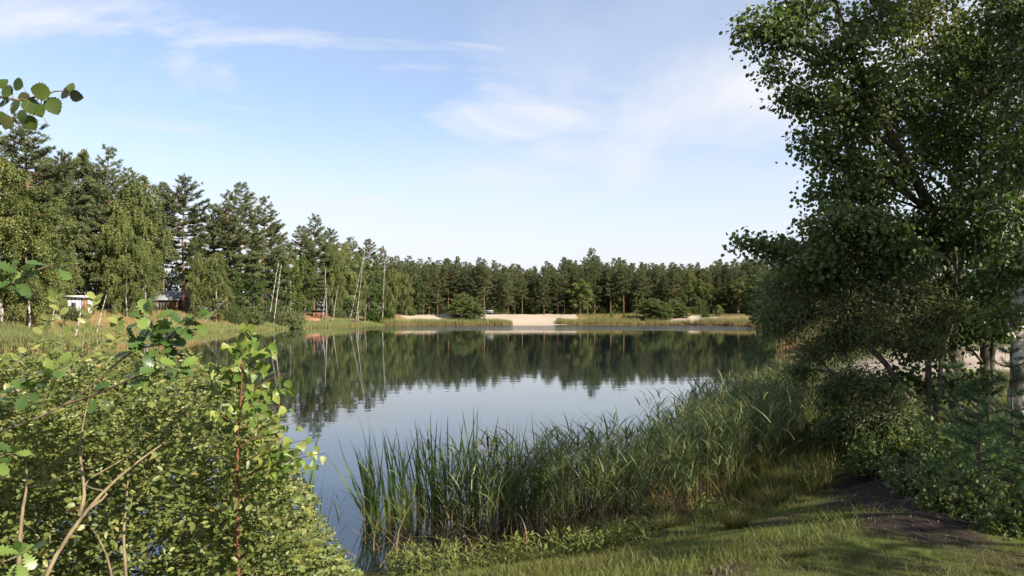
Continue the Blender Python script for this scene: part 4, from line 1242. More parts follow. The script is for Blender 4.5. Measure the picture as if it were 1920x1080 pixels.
# young pines beside the path
def near_pine(px, D, h, seed, label, spread=.62):
    r = np.random.default_rng(seed)
    x = (px - CX) / F * D
    root = empty('pine_sapling', (x, D, tz(x, D) - .03), 0)
    st, cr = MB(), MB()
    add_tube(st, [(0, 0, 0), (.02, 0, h * .5), (0, .01, h)], [.022, .014, .005], 6)
    P, Dn = [], []
    for z in np.linspace(.12 * h, h, 9):
        u = z / h
        for k in range(5):
            a = r.uniform(0, 6.28); l = spread * (1.05 - .8 * u) * r.uniform(.7, 1.1)
            e = np.array([math.cos(a) * l, math.sin(a) * l, z + l * .45])
            c = bez(np.array([0, 0, z]), np.array([e[0] * .5, e[1] * .5, z + l * .1]), e, 12)
            add_tube(st, c[::3], np.linspace(.008, .003, 4), 4)
            m = int(70 + 170 * l)
            i = r.uniform(.2, 1, m)
            q = c[(i * 11).astype(int)] + r.normal(0, .008, (m, 3))
            P.append(q); Dn.append(unit(e - [0, 0, z]) * .75 + r.normal(0, .6, (m, 3)))
    P = np.concatenate(P); Dn = np.concatenate(Dn); N = len(P)
    add_blades(cr, P, Dn, r.uniform(.05, .085, N), .0055, np.zeros((N, 3)), r.uniform(.2, .7, N), r.uniform(.4, .9, N), 1, r, side=r.normal(0, 1, (N, 3)))
    st.obj('stem', M['darkbark'], root, True); cr.obj('needles', M['young_pine'], root)['kind'] = 'stuff'
    return tag(root, label, 'pine sapling', 'pine saplings by the path')


M['young_pine'] = leaf_mat('young_pine_needles', [(0, (0.020, 0.050, 0.016)), (0.5, (0.038, 0.085, 0.026)), (1, (0.06, 0.12, 0.035))], .2, .5, .3)
near_pine(1895, 8.0, 1.35, 1, 'bushy pine sapling at the right edge, nearest to the camera')
near_pine(1790, 9.6, 1.25, 2, 'pine sapling left of the edge one, below the twin stems')
near_pine(1850, 9.0, 1.0, 3, 'low pine sapling between two taller ones')
near_pine(1835, 7.3, .75, 7, 'small pine sapling low beside the dark path')
near_pine(1700, 12.6, 1.0, 4, 'pine sapling at the foot of the willow stems')
near_pine(1562, 15.0, 1.25, 5, 'dark compact pine sapling between reeds and willow', .5)
near_pine(1925, 6.6, .85, 6, 'small pine sapling cut by the right edge')

M['pale_low'] = leaf_mat('bilberry_leaves', [(0, (0.035, 0.060, 0.020)), (0.7, (0.080, 0.110, 0.050)), (1, (0.22, 0.20, 0.12))], .3, .5)
LOWB = [bush_proto(500, (.42, .42, .24), .036, 330, 8, 'pale_low', LEAF_ROUND, 7), bush_proto(501, (.5, .5, .3), .045, 320, 8, 'alder', LEAF_OVAL, 7)]
for px, D, s, k, lab in [(1745, 7.8, .95, 0, 'low pale-leaved shrub at the edge of the dark path'), (1700, 9.4, 1.0, 0, 'low pale shrub beside the path below the willow'), (1655, 11.2, 1.3, 1, 'dark shrub under the willow beside the path end'), (1770, 10.6, 1.3, 1, 'dark shrub at the foot of the alder'),
                         (1810, 6.9, .9, 1, 'dark shrub low beside the edge pine sapling'), (1620, 13.4, 1.4, 1, 'dark shrub behind the far end of the path'), (1880, 10.2, 1.3, 0, 'shrub at the foot of the thick birch'), (1920, 7.4, 1.1, 1, 'dark shrub in the lower right corner'), (1725, 8.6, .7, 1, 'small dark shrub between two pale ones by the path'),
                         (1590, 14.0, 1.7, 1, 'dark shrub right of the compact pine sapling'), (1655, 12.8, 1.6, 1, 'dark spreading shrub under the willow, left of its stems'), (1880, 6.3, .9, 1, 'dark shrub near the lower right corner, left of the corner one'), (1690, 11.0, 1.3, 1, 'dark shrub beside the willow foot, path side'), (1840, 8.2, 1.3, 1, 'dark shrub beneath the bushy pine sapling')]:
    tag(plant('low_shrub', LOWB[k], (px - CX) / F * D, D, s, px, sink=.02), lab, 'shrub', 'low shrubs by the path')

# ------------------------------------------------------------------ the bush beside the camera on the left
def leaf_meshes(tpl, mat, tints):
    out = []
    for t in tints:
        mb = MB(); mb.add(tpl[0], tpl[1], float(t)); out.append(mb.mesh('leaf', M[mat], True))
    return out


def leaf_obj(me, parent, pos, d, n, size, base):
    s_, d_, n_ = frames(np.array([d], float), np.array([n], float))
    m = np.eye(4); m[:3, 0] = s_[0] * size; m[:3, 1] = d_[0] * size; m[:3, 2] = n_[0] * size; m[:3, 3] = np.asarray(pos) - base
    o = link('leaf', me, parent)
    o.matrix_local = Matrix(m.tolist())
    return o


def buckthorn():
    r = np.random.default_rng(900)
    base = np.array([-1.75, 3.1, tz(-1.75, 3.1) - .05])
    root = empty('buckthorn_shrub', base)
    tpx = [-420, -200, 0, 100, 250, 380, 440, 520, 560, 600, 660, 720]; tpy = [600, 640, 668, 650, 655, 668, 720, 780, 870, 950, 1060, 1160]
    P, D, Nn, S, T = [], [], [], [], []
    tw = MB()
    for i in range(18500):
        px = r.uniform(-260, 690); dist = r.uniform(2.75, 4.9)
        top = np.interp(px, tpx, tpy) + r.normal(0, 12)
        py = top + (1220 - top) * r.uniform(0, 1) ** 1.15
        if px < 360 and 820 < py and dist < 3.2 and r.random() < .5: continue
        q = at(px, py, dist)
        if q[2] < 1.0: continue
        u = (py - top) / 120
        if u < 1 and r.random() > .30 + .70 * u: continue
        if vnoise(np.array([px]), np.array([py + 300 * dist]), 75, 9)[0] < .27: continue
        out = unit(np.array([r.normal(.15, .6) + max(0, (px - 330) / 250), r.normal(-.25, .55), r.uniform(.1, 1.0)]))
        L = r.uniform(.12, .28); nl = r.integers(7, 13)
        st = q - out * L * .8
        cv = bez(st, st + out * L * .5 + [0, 0, .02], q, 5)
        if i % 3 == 0: add_tube(tw, cv[2:] - base, np.linspace(.0016, .0007, 3), 3)
        t = np.linspace(.15, 1, nl)
        c = (1 - t)[:, None] ** 2 * st + (2 * t * (1 - t))[:, None] * (st + out * L * .5 + [0, 0, .02]) + (t ** 2)[:, None] * q
        side = unit(np.cross(out, [0, 0, 1.]) + r.normal(0, .25, 3))
        sg = np.where(np.arange(nl) % 2 == 0, 1, -1)[:, None]
        P.append(c); D.append(side * sg * .9 + out * .65 + r.normal(0, .22, (nl, 3)))
        Nn.append(np.array([.25, -.5, .62]) + r.normal(0, .45, (nl, 3)))
        S.append(r.uniform(.014, .033, nl) * r.uniform(.75, 1.2) * np.where(t > .95, .8, 1)); T.append(np.clip(r.normal(.50, .24) + r.normal(0, .15, nl), 0, .97 if r.random() > .012 else 1))
    P, D, Nn, S, T = map(np.concatenate, (P, D, Nn, S, T))
    depth = P[:, 1]; px = CX + F * P[:, 0] / depth; py = HY + F * (EYE - P[:, 2]) / depth
    inview = (px > 0) & (px < 1900) & (py < 1075)
    order = np.argsort(np.where(inview, depth / S, 1e9))[:300]
    big = np.zeros(len(P), bool); big[order] = True
    mb = MB(); add_leaves(mb, LEAF_OVAL_LOW, P[~big] - base, D[~big], Nn[~big], S[~big], T[~big])
    mb.obj('foliage', M['shrub'], root)['kind'] = 'stuff'
    tm = leaf_meshes(LEAF_OVAL, 'shrub', (.2, .35, .5, .65, .85))
    for i in order:
        leaf_obj(tm[int(np.clip(T[i] * 5, 0, 4))], root, P[i], D[i], Nn[i], S[i], base)
    tw.obj('twigs', M['twig'], root)['kind'] = 'stuff'
    for pts, r0 in [([(60, 1160, 2.45), (95, 1060, 2.5), (165, 955, 2.6), (240, 880, 2.75), (330, 815, 2.95), (430, 745, 3.2)], .0085), ([(148, 968, 2.58), (158, 925, 2.62), (150, 850, 2.7), (155, 800, 2.75), (172, 720, 2.85)], .007),
                    ([(30, 1160, 2.6), (36, 1040, 2.6), (42, 960, 2.65), (50, 910, 2.7), (48, 850, 2.8)], .0095), ([(222, 1160, 2.5), (205, 1060, 2.5), (185, 1010, 2.52), (168, 985, 2.58)], .005), ([(245, 1170, 2.7), (232, 1020, 2.75), (236, 950, 2.8), (240, 880, 2.9), (230, 790, 3.1)], .006),
                    ([(165, 955, 2.6), (200, 925, 2.65), (160, 905, 2.7), (245, 850, 2.9), (300, 780, 3.1)], .005), ([(48, 915, 2.7), (90, 905, 2.72), (150, 880, 2.8), (190, 878, 2.9)], .004), ([(330, 1170, 3.1), (345, 1000, 3.2), (380, 900, 3.4), (400, 800, 3.6)], .008),
                    ([(480, 1200, 3.3), (500, 1050, 3.4), (540, 980, 3.5), (590, 950, 3.6)], .006), ([(-60, 1160, 2.9), (-20, 950, 3), (30, 820, 3.1), (60, 720, 3.2)], .01)]:
        p = spline([at(*q) for q in pts], 14); b = MB(); add_tube(b, p - base, np.linspace(r0, r0 * .18, 14), 7); b.obj('stem', M['twig'], root, True)
    # upright shoots above the bush
    for pts in ([(120, 680, 3.0), (118, 620, 3.0), (105, 555, 3.0)], [(150, 700, 3.1), (160, 610, 3.1), (178, 560, 3.1)], [(20, 690, 2.9), (70, 640, 2.9), (90, 600, 2.9)], [(190, 680, 2.9), (215, 640, 2.9), (222, 600, 2.9)]):
        p = spline([at(*q) for q in pts], 18); b = MB(); add_tube(b, p - base, np.linspace(.003, .001, 18), 4); sh = b.obj('shoot', M['twig'], root)
        for k in range(2, 18):
            leaf_obj(tm[r.integers(1, 5)], sh, p[k], np.array([(-1) ** k * .8, r.normal(0, .4), .7]), np.array([.1, -.7, .6]) + r.normal(0, .3, 3), r.uniform(.028, .044), base)
    tag(root, 'large sunlit oval-leaved shrub filling the lower left corner', 'shrub')


buckthorn()


def oak_sapling():
    r = np.random.default_rng(910)
    base = np.array([-2.35, 2.6, tz(-2.35, 2.6) - .05])
    root = empty('oak_sapling', base)
    tm = leaf_meshes(lobed(), 'oak', (.15, .4, .6, .95))
    b = MB(); add_tube(b, spline([base, (-2.3, 2.6, 1.6), (-2.25, 2.55, 2.3), (-2.3, 2.5, 3.0)], 12) - base, np.linspace(.022, .006, 12), 7); b.obj('trunk', M['twig'], root, True)
    for pts, clusters in [([(-300, 900, 2.5), (-60, 830, 2.45), (120, 760, 2.4), (240, 665, 2.35), (310, 640, 2.35), (368, 600, 2.3)], [(.66, 5), (.74, 7), (.80, 8), (.86, 9), (.92, 8), (1.0, 7)]),
                          ([(120, 760, 2.4), (190, 735, 2.35), (260, 705, 2.3), (330, 690, 2.3)], [(.3, 5), (.6, 6), (.85, 7), (1, 6)]), ([(260, 655, 2.35), (275, 625, 2.35), (285, 600, 2.33)], [(.5, 5), (1, 8)]),
                          ([(-300, 760, 2.5), (-100, 760, 2.4), (20, 740, 2.35), (100, 700, 2.3)], [(.6, 6), (.8, 7), (1, 7)]), ([(-300, 590, 2.5), (-120, 565, 2.3), (0, 540, 2.2), (50, 515, 2.2), (100, 495, 2.2)], [(.55, 5), (.66, 5), (.78, 4), (1.0, 3)]),
                          ([(-300, 820, 2.5), (-60, 860, 2.3), (20, 850, 2.3)], [(.7, 5), (1, 6)]), ([(-200, 1100, 2.2), (-20, 1060, 2.1), (40, 1040, 2.1)], [(.8, 4), (1, 5)])]:
        p = spline([at(*q) for q in pts], 24); b = MB(); add_tube(b, p - base, np.linspace(.0048, .0016, 24), 6); br = b.obj('branch', M['twig'], root, True)
        tip = unit(p[-1] - p[-4])
        for t, n in clusters:
            c = p[int(t * 23)]
            for k in range(n):
                a = k * 2.4 + r.uniform(0, 1)
                d = unit(tip * .5 + np.array([math.cos(a), -.35 + .5 * r.normal(), math.sin(a) * .8]))
                leaf_obj(tm[r.choice([0, 0, 1, 1, 1, 2, 2, 3]) if t < .99 or r.random() < .6 else 3], br, c + d * .012 + r.normal(0, .008, 3), d, np.array([.15, -.45, .75]) + r.normal(0, .35, 3), r.uniform(.036, .060), base)
    tag(root, 'oak sapling with dark lobed leaves reaching in above the shrub', 'oak sapling')


oak_sapling()


def birch_sapling():
    r = np.random.default_rng(920)
    foot = at(452, 1100, 2.85); base = np.array([foot[0], foot[1], tz(foot[0], foot[1]) - .03])
    root = empty('birch_sapling', base)
    tm = leaf_meshes(LEAF_HEART, 'sapling', (.2, .45, .7, .95))
    p = spline([base, at(446, 1000, 2.85), at(445, 850, 2.82), at(452, 740, 2.8), at(458, 610, 2.78)], 30)
    b = MB(); add_tube(b, p - base, np.linspace(.009, .0016, 30), 7); b.obj('trunk', M['redtwig'], root, True)
    n = 0
    ends = [(400, 690), (520, 660), (398, 720), (535, 700), (425, 650), (480, 640), (470, 600), (385, 760), (530, 760), (560, 792), (575, 825), (515, 730), (410, 780), (600, 845), (590, 875), (500, 690), (430, 700), (540, 730), (560, 845), (440, 670), (490, 760), (460, 640), (540, 880), (610, 850)]
    for px, py in ends:
        if n > 285: break
        e = at(px, py, 2.8 + r.normal(0, .12))
        k = np.abs(p[:, 2] - (e[2] - .35 * abs(e[0] - p[:, 0].mean()) - .03)).argmin()
        c = bez(p[k], (p[k] + e) / 2 + [0, 0, .03], e, 12)
        b = MB(); add_tube(b, c - base, np.linspace(.0024, .0008, 12), 4); br = b.obj('branch', M['redtwig'], root, True)
        for i in np.linspace(3, 11, 12).astype(int):
            d = np.array([r.normal(0, .7), r.normal(-.2, .4), -.55 + r.normal(0, .35)])
            leaf_obj(tm[r.integers(4)], br, c[i] + r.normal(0, .012, 3), d, np.array([.25, -.75, .35]) + r.normal(0, .4, 3), r.uniform(.026, .043), base); n += 1
    tag(root, 'slender birch sapling with red stem at the right side of the shrub', 'birch sapling')


birch_sapling()


def aspen():
    r = np.random.default_rng(930)
    base = np.array([-2.6, 2.4, tz(-2.6, 2.4) - .05])
    root = empty('aspen_sapling', base)
    D = 2.2
    b = MB(); p = spline([base, (-2.6, 2.4, 2.0), (-2.5, 2.35, 3.0), (-2.45, 2.3, 4.0)], 14); add_tube(b, p - base, np.linspace(.03, .008, 14), 8); b.obj('trunk', M['twig'], root, True)
    q = spline([p[9], at(-320, 165, 2.25), at(-100, 172, D), at(0, 182, D), at(35, 188, D), at(70, 181, D), at(105, 171, D), at(130, 172, D)], 36)
    b = MB(); add_tube(b, q - base, np.linspace(.007, .0012, 36), 6); br = b.obj('branch', M['twig'], root, True)
    tm = leaf_meshes(toothed(), 'aspen', (.16, .22, .3, .7, .13, .02))
    # centre px, py, direction in the picture (degrees, 0 = right), length px, tone
    for px, py, a, ln, t in [(31, 157, 160, 28, 1), (78, 173, 172, 36, 3), (100, 198, -60, 36, 1), (118, 171, 150, 30, 0), (133, 163, 80, 19, 3), (142, 180, -15, 25, 5), (44, 181, 120, 24, 0), (12, 170, 150, 28, 1), (6, 194, 200, 26, 1), (28, 201, 230, 30, 1), (60, 200, -70, 34, 1),
                             (72, 206, -75, 28, 3), (41, 218, 250, 28, 3), (56, 230, -70, 30, 3), (12, 228, -85, 30, 0), (1, 222, 260, 28, 1), (2, 155, 60, 26, 2), (-30, 150, 90, 34, 1), (-50, 200, 250, 34, 1), (-80, 160, 120, 34, 2), (-110, 205, 270, 34, 0), (48, 192, 200, 20, 0)]:
        d = np.array([math.cos(math.radians(a)), 0, math.sin(math.radians(a))])
        D2 = D + r.normal(0, .02)
        c = at(px, py, D2); L = ln * .98 / F * D2
        pos = c - d * L / 2
        nr = np.array([r.normal(0, .3), -1, r.normal(.1, .35)])
        if ln == 30 and px == 12: nr = np.array([1, -.35, .1])
        lf = leaf_obj(tm[t], br, pos, d + np.array([0, r.normal(0, .2), 0]), nr, L, base)
        k = np.linalg.norm(q - pos, axis=1).argmin()
        b = MB(); add_tube(b, np.array([q[k], (q[k] + pos) / 2 + [0, 0, -.003], pos]) - base, [.0009, .0008, .0007], 4); b.obj('petiole', M['twig'], br)
    e = at(92, 236, D)
    b = MB(); add_tube(b, spline([q[27], at(75, 205, D), e], 8) - base, np.linspace(.0016, .0008, 8), 4); b.obj('twig', M['twig'], br)
    tag(root, 'aspen twig of toothed leaves hanging in at the upper left', 'aspen sapling')


aspen()

# ------------------------------------------------------------------ reeds of the near shore
NEAR = np.array([(-5.5, 9.3), (-3, 8.9), (-1.6, 9.0), (-.3, 9.5), (1.0, 10.3), (2.1, 11.2), (3.0, 12.5), (3.9, 14.2), (5.0, 16.4), (6.3, 18.8), (7.6, 21.2), (8.6, 23)], float)


def reed_line(n, r, lo=0., hi=1.):
    s = r.uniform(lo, hi, n) * (len(NEAR) - 1)
    i = np.clip(s.astype(int), 0, len(NEAR) - 2); t = (s - i)[:, None]
    return NEAR[i] * (1 - t) + NEAR[i + 1] * t, s / (len(NEAR) - 1)


def reed_stand(label, n, lo, hi, width, hmin, hmax, seed, lean=(.0, 0), t_lo=.35, t_hi=.8, dead=.2, lw=.019):
    r = np.random.default_rng(seed)
    c, s = reed_line(n, r, lo, hi)
    p = c + r.normal(0, width * .5, (n, 2)).clip(-width, width)
    clump = vnoise(p[:, 0], p[:, 1], .7, seed)
    p = p[clump + r.uniform(-.25, .25, n) > .22]; n = len(p)
    z = np.maximum(terrain(p[:, 0], p[:, 1]), -.3) - .02
    h = r.uniform(hmin, hmax, n) - np.minimum(z, 0) * .6
    ld = np.column_stack([r.normal(lean[0], .09, n), r.normal(lean[1], .08, n), np.zeros(n)])
    base = np.column_stack([p, z])
    mb = MB()
    isdead = r.random(n) < dead
    top_t = np.where(isdead, r.uniform(0, .25, n), r.uniform(t_lo, t_hi, n))
    up = np.array([0, 0, 1.])
    add_blades(mb, base, up + ld * .6, h, .008, ld * .5, np.where(isdead, .02, .22), top_t, 3, r)
    # leaves up the stems, swung to the lee side
    live = np.where(~isdead)[0]
    for k in range(8):
        u = .30 + .085 * k + r.uniform(-.04, .04, len(live))
        b = base[live] + h[live, None] * (u[:, None] * (up + ld[live] * .6) + (u ** 2)[:, None] * ld[live] * .5)
        a = r.normal(.25, 1.15, len(live)) + (k % 2) * math.pi
        hd = np.column_stack([np.cos(a) + .35, np.sin(a) * .7, np.zeros(len(live))])
        L = r.uniform(.20, .42, len(live))
        add_blades(mb, b, unit(hd) * .42 + up * r.uniform(.6, 1.1, (len(live), 1)), L, lw * r.uniform(.8, 1.3, len(live)), unit(hd) * .30 - up * r.uniform(.02, .5, (len(live), 1)),
                   top_t[live] * .9, np.clip(top_t[live] + r.normal(.08, .12, len(live)), 0, 1), 4, r, side=np.cross(hd, up) + r.normal(0, .3, (len(live), 3)))
    # brown seed plumes on some stems
    pl = live[r.random(len(live)) < .13]
    tip = base[pl] + h[pl, None] * (up + ld[pl] * .6 + ld[pl] * .5)
    for k in range(12):
        q = len(pl)
        add_blades(mb, tip - up * r.uniform(0, .12, (q, 1)), np.column_stack([r.normal(.2, .3, q), r.normal(0, .3, q), r.uniform(.5, 1, q)]), r.uniform(.06, .13, q), .007, np.column_stack([r.normal(.2, .3, (q, 2)), -r.uniform(0, .5, q)]), r.uniform(0, .15, q), r.uniform(0, .2, q), 2, r)
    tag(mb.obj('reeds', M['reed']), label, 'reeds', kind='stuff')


reed_stand('thin sparse reeds standing in the water right of the left bush', 330, .20, .36, .6, .5, 1.05, 1, (-.05, 0), dead=.55, lw=.013)
reed_stand('dark green reeds in the shaded foreground below the cattails', 1050, .265, .60, .85, .75, 1.30, 2, (.02, 0), dead=.28)
reed_stand('dense arching reeds along the middle of the near shore', 1450, .55, .78, 1.0, .95, 1.5, 3, (.06, .02), dead=.2)
reed_stand('sun-tinted pale reeds at the right end of the near bed', 1600, .74, 1.0, 1.3, .9, 1.4, 4, (.03, 0), .75, 1.0, .3, .02)  # high tint range puts sunlight into the colour of these shaded reeds
r = np.random.default_rng(55)
# broken dead stalks and last year's leaves at the foot of the reeds
c, s = reed_line(2600, r, .22, .85)
p = c + r.normal(0, .45, c.shape) - [0, .45]
mb = MB(); z = np.maximum(terrain(p[:, 0], p[:, 1]), -.05)
add_blades(mb, np.column_stack([p, z]), np.column_stack([r.normal(0, .55, len(p)), r.normal(0, .4, len(p)), r.uniform(.25, 1, len(p))]), r.uniform(.25, .8, len(p)), r.uniform(.006, .02, len(p)), np.column_stack([r.normal(0, .4, (len(p), 2)), -r.uniform(.1, .7, len(p))]), r.uniform(0, .12, len(p)), r.uniform(0, .2, len(p)), 4, r)
tag(mb.obj('dead_reeds', M['reed']), 'broken straw-coloured stalks tangled at the foot of the reeds', 'dead reeds', kind='stuff')

# cattails
rc = np.random.default_rng(66)
CL = []
for i in range(8):
    mb = MB()
    L = 1.0
    bend = np.array([[rc.uniform(-.10, .16), 0, -rc.uniform(0, .05)]])
    add_blades(mb, np.zeros((1, 3)), np.array([[rc.uniform(-.05, .09), 0, 1.]]), [L], [.024], bend, [0.05], [.6 + .4 * rc.random()], 7, rc, side=np.array([[.35, 1., 0]]) if i % 2 else np.array([[1., .3, 0]]))
    CL.append(mb.mesh('leaf', M['cattail'], True))
mb = MB(); add_tube(mb, [(0, 0, 0), (.0, 0, .5), (.01, 0, 1.0)], [.006, .005, .004], 5, .5); STALK = mb.mesh('stalk', M['cattail'], True)
mb = MB(); zz = np.linspace(0, .17, 9); add_tube(mb, np.column_stack([zz * 0, zz * 0, zz]), .0145 * np.sqrt(np.clip(1 - ((zz - .085) / .0875) ** 6, .02, 1)), 9); add_tube(mb, [(0, 0, .17), (0, 0, .24), (0, 0, .29)], [.004, .004, .002], 4)
SPIKE = mb.mesh('spike', M['spike'], True)


def cattail(x, y, h, nleaf, lean, spike, label, group='cattails in front of the lake'):
    z = max(tz(x, y), -.2)
    root = empty('cattail', (x, y, z - .03), rc.uniform(-.5, .5))
    root.rotation_euler = (rc.normal(0, .04), lean, rc.uniform(-.4, .4))
    for k in range(nleaf):
        o = link('leaf', CL[rc.integers(8)], root)
        a = rc.uniform(0, 6.28)
        o.location = (math.cos(a) * .025, math.sin(a) * .025, 0)
        o.rotation_euler = (rc.normal(0, .10), rc.normal(-.05, .13), rc.normal(0, .7) + (math.pi if rc.random() < .35 else 0))
        s = h * rc.uniform(.78, 1.14)
        o.scale = (s, s, s)
    if spike:
        st = link('stalk', STALK, root); st.scale = (1, 1, h * .94)
        sp = link('spike', SPIKE, root); sp.location = (.01, 0, h * .90); sp.rotation_euler = (0, .03, 0)
    tag(root, label, 'cattail', group)


CT = []  # px of the foot, distance, top row, leaves, lean, spike
for px, D, top, lean in [(575, 8.9, 790, -.03), (597, 9.0, 850, -.06)]:
    CT.append((px, D, top, 6, lean, False))
for i in range(24):
    CT.append((690 + i * 9.5 + rc.uniform(-6, 6), rc.uniform(9.4, 10.6), 778 + rc.uniform(-14, 50) + (15 if i < 3 else 0), 7, -.13 + .004 * i + rc.normal(0, .04), i in (13,)))
for i in range(12):
    CT.append((915 + i * 11 + rc.uniform(-5, 5), rc.uniform(9.8, 11), 788 + rc.uniform(-20, 45), 6, -.05 + rc.normal(0, .03), i in (1, 2)))
for i in range(11):
    CT.append((1050 + i * 17 + rc.uniform(-6, 6), rc.uniform(10.4, 11.6), 785 + rc.uniform(-15, 50), 6, -.02 + rc.normal(0, .05), i in (2, 8)))
CT.sort()
for k, (px, D, top, nl, lean, sp) in enumerate(CT):
    x = (px - CX) / F * D
    h = EYE + (HY - top) / F * D - max(tz(x, D), -.2)
    if k < 2:
        lab = ('tall lone cattail standing in open water beside the left bush', 'shorter lone cattail in open water right of the left bush')[k]
    elif sp:
        lab = 'cattail with a dark brown spike, ' + ORD[sum(1 for q in CT[:k] if q[5])] + ' spiked one from the left'
    else:
        lab = (ORD[k] if k < len(ORD) else 'later, number %d' % (k + 1)) + ' cattail from the left without a spike' if k < len(ORD) else 'green spikeless cattail among the arching reeds right of the tall spikes'
    cattail(x, D, h, nl, lean, sp, lab)

# ------------------------------------------------------------------ grass, tussocks, litter on the near ground
r = np.random.default_rng(88)


def grass_patch(n, xr, yr, h, w, t0, t1, seed, label, cond, bend=.35, nseg=2, spread=.3):
    r = np.random.default_rng(seed)
    x = r.uniform(*xr, n); y = r.uniform(*yr, n)
    k = cond(x, y, r)
    x, y = x[k], y[k]; m = len(x)
    mb = MB(); z = terrain(x, y)
    tone = vnoise(x, y, .9, seed) * .5
    add_blades(mb, np.column_stack([x, y, z - .005]), np.array([0, 0, 1.]) + r.normal(0, spread, (m, 3)), r.uniform(.5, 1.3, m) * h * (.6 + .8 * vnoise(x, y, .6, seed + 1)), w * r.uniform(.7, 1.3, m), np.column_stack([r.normal(0, bend, (m, 2)), -r.uniform(0, .35, m)]),
               np.clip(t0 + tone - .25 + r.normal(0, .06, m), 0, 1), np.clip(t1 + tone - .25 + r.normal(0, .1, m), 0, 1), nseg, r)
    tag(mb.obj('grass', M['grass']), label, 'grass', kind='stuff')


off_path = lambda x, y, r: (path_mask(x, y) < .30 + r.uniform(0, 1.0, len(x)) ** 2 * .8) & (terrain(x, y) > .03) & (x < .72 * y + 1.5)
grass_patch(100000, (-2.2, 5.5), (4.2, 13.5), .045, .004, .36, .80, 1, 'short mossy grass carpeting the near bank', off_path)
grass_patch(26000, (-1.5, 3.4), (4.6, 10.6), .12, .0055, .35, .75, 2, 'longer green grass between the near bank and the reeds', lambda x, y, r: off_path(x, y, r) & (vnoise(x, y, .8, 71) + r.uniform(-.2, .2, len(x)) > .55))
grass_patch(42000, (2.8, 9), (10.5, 22), .42, .009, .35, .85, 3, 'tall olive grass behind the path and right of the reeds', lambda x, y, r: (path_mask(x, y) < .3) & (terrain(x, y) > .0) & (lake_dist(x, y) < 1.9 + r.uniform(-.6, .6, len(x))), .3, 3, .2)
grass_patch(22000, (5, 16), (12, 30), .2, .010, .3, .7, 4, 'dull grass under the trees on the right', lambda x, y, r: (sand_mask(x, y) < .3) & (terrain(x, y) > .1) & (x < .8 * y))

# leafy herbs in front of the reeds
x = r.uniform(-1.2, 2.4, 1500); y = r.uniform(7.2, 9.9, 1500)
k = (lake_dist(x, y) > .0) & (lake_dist(x, y) < 1.7) & (vnoise(x, y, .6, 91) > .45)
x, y = x[k], y[k]; m = len(x)
mb = MB(); z = terrain(x, y)
for q in range(9):
    hh = r.uniform(.02, 1, m) * (.10 + .28 * vnoise(x, y, .45, 93))
    add_leaves(mb, LEAF_LANCE, np.column_stack([x, y, z + hh]) + r.normal(0, .02, (m, 3)), np.column_stack([r.normal(0, 1, (m, 2)), r.uniform(.2, 1.2, m)]), np.array([0, 0, 1.]) + r.normal(0, .4, (m, 3)), r.uniform(.04, .09, m), np.clip(.72 + r.normal(0, .14, m), 0, 1))
tag(mb.obj('herbs', M['grass']), 'fresh green leafy herbs between the grass and the reeds', 'herbs', kind='stuff')

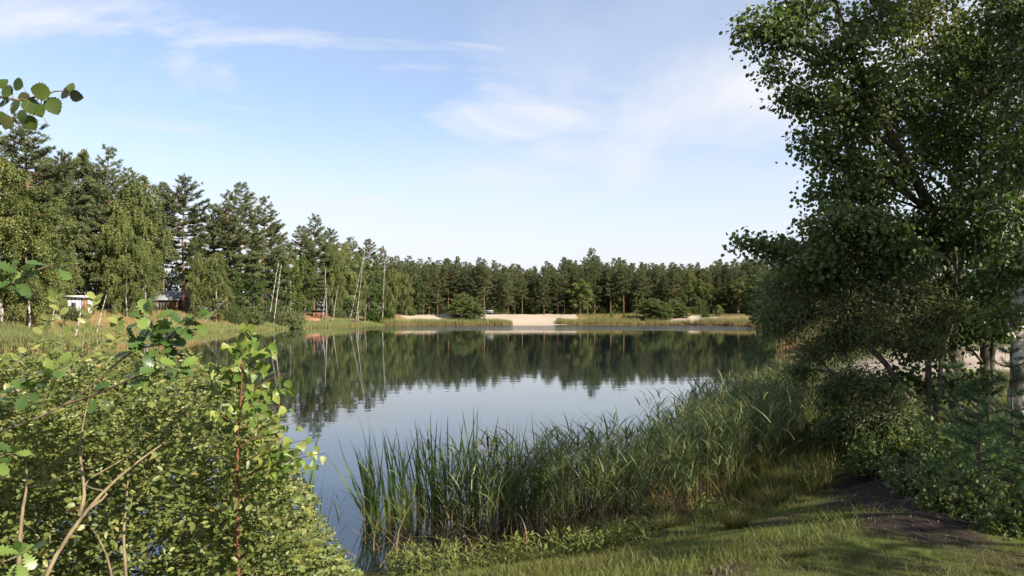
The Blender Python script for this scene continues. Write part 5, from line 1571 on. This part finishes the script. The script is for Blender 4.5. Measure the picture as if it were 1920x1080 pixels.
# tussocks of fine yellowish grass
def tussock(px, D, h, n, label, seed):
    r = np.random.default_rng(seed)
    x = (px - CX) / F * D
    root = empty('grass_tussock', (x, D, tz(x, D) - .02))
    mb = MB()
    a = r.uniform(0, 6.28, n); rad = np.sqrt(r.uniform(0, 1, n)) * h * .35
    hd = np.column_stack([np.cos(a), np.sin(a), np.zeros(n)])
    add_blades(mb, hd * rad[:, None], hd * r.uniform(.1, .5, n)[:, None] + np.array([0, 0, 1.]), r.uniform(.6, 1.2, n) * h, .005, hd * r.uniform(.2, .6, n)[:, None] - np.array([0, 0, 1.]) * r.uniform(.1, .45, n)[:, None], r.uniform(.1, .3, n), r.uniform(.3, .8, n), 3, r)
    o = mb.obj('blades', M['grass'], root); o['kind'] = 'stuff'
    tag(root, label, 'grass tussock', 'grass tussocks along the path')


for k, (px, D, h, n, lab) in enumerate([(1405, 8.5, .36, 900, 'large yellow-green tussock between the reeds and the path'), (1330, 9.0, .26, 600, 'flattened tussock by the little pool'), (1450, 9.8, .36, 700, 'tussock right of the little pool'), (1500, 11.2, .5, 900, 'tall dark tussock at the path bend'),
                                        (1455, 12.6, .6, 900, 'tallest tussock behind the little pool'), (1380, 7.4, .22, 500, 'small tussock in front of the large yellow-green one'), (1430, 14.2, .7, 900, 'reedy tussock below the sun-tinted reeds'), (1250, 8.2, .22, 500, 'green tussock at the foot of the arching reeds'), (1540, 13.4, .5, 800, 'dark tussock near the compact pine sapling'), (1500, 5.6, .12, 260, 'small bright tussock on the lower edge of the path')]):
    tussock(px, D, h, n, lab, k)

# litter on the path
x = r.uniform(1.5, 6.5, 9000); y = r.uniform(4, 14, 9000)
k = np.maximum(path_mask(x, y), .55 * (x > .52 * y) * (y < 8)) + r.uniform(-.45, .3, 9000) > .4
x, y = x[k], y[k]; m = len(x)
mb = MB()
add_leaves(mb, LEAF_ROUND, np.column_stack([x, y, terrain(x, y) + .006]), np.column_stack([r.normal(0, 1, (m, 2)), r.normal(0, .15, m)]), np.array([0, 0, 1.]) + r.normal(0, .25, (m, 3)), r.uniform(.010, .030, m), np.clip(r.normal(.35, .28, m), 0, 1))
tag(mb.obj('leaf_litter', M['litter']), 'fallen brown leaves scattered over the dark path', 'leaf litter', kind='stuff')
# old stump splinters at the bottom
root = empty('tree_stump', tuple(at(1352, 1085, 5.15)[:2]) + (tz(*at(1352, 1085, 5.15)[:2]) - .02,))
for k in range(9):
    mb = MB(); a = k * .7; e = np.array([math.cos(a) * .07, math.sin(a) * .07, .03 + .05 * (k * 37 % 10) / 10])
    add_tube(mb, [np.array([math.cos(a) * .05, math.sin(a) * .05, -.03]), e * [.95, .95, .6], e], [.022, .016, .003], 5); mb.obj('splinter', M['darkbark'], root)
tag(root, 'low splintered dark stump in the mossy grass at the bottom', 'stump')
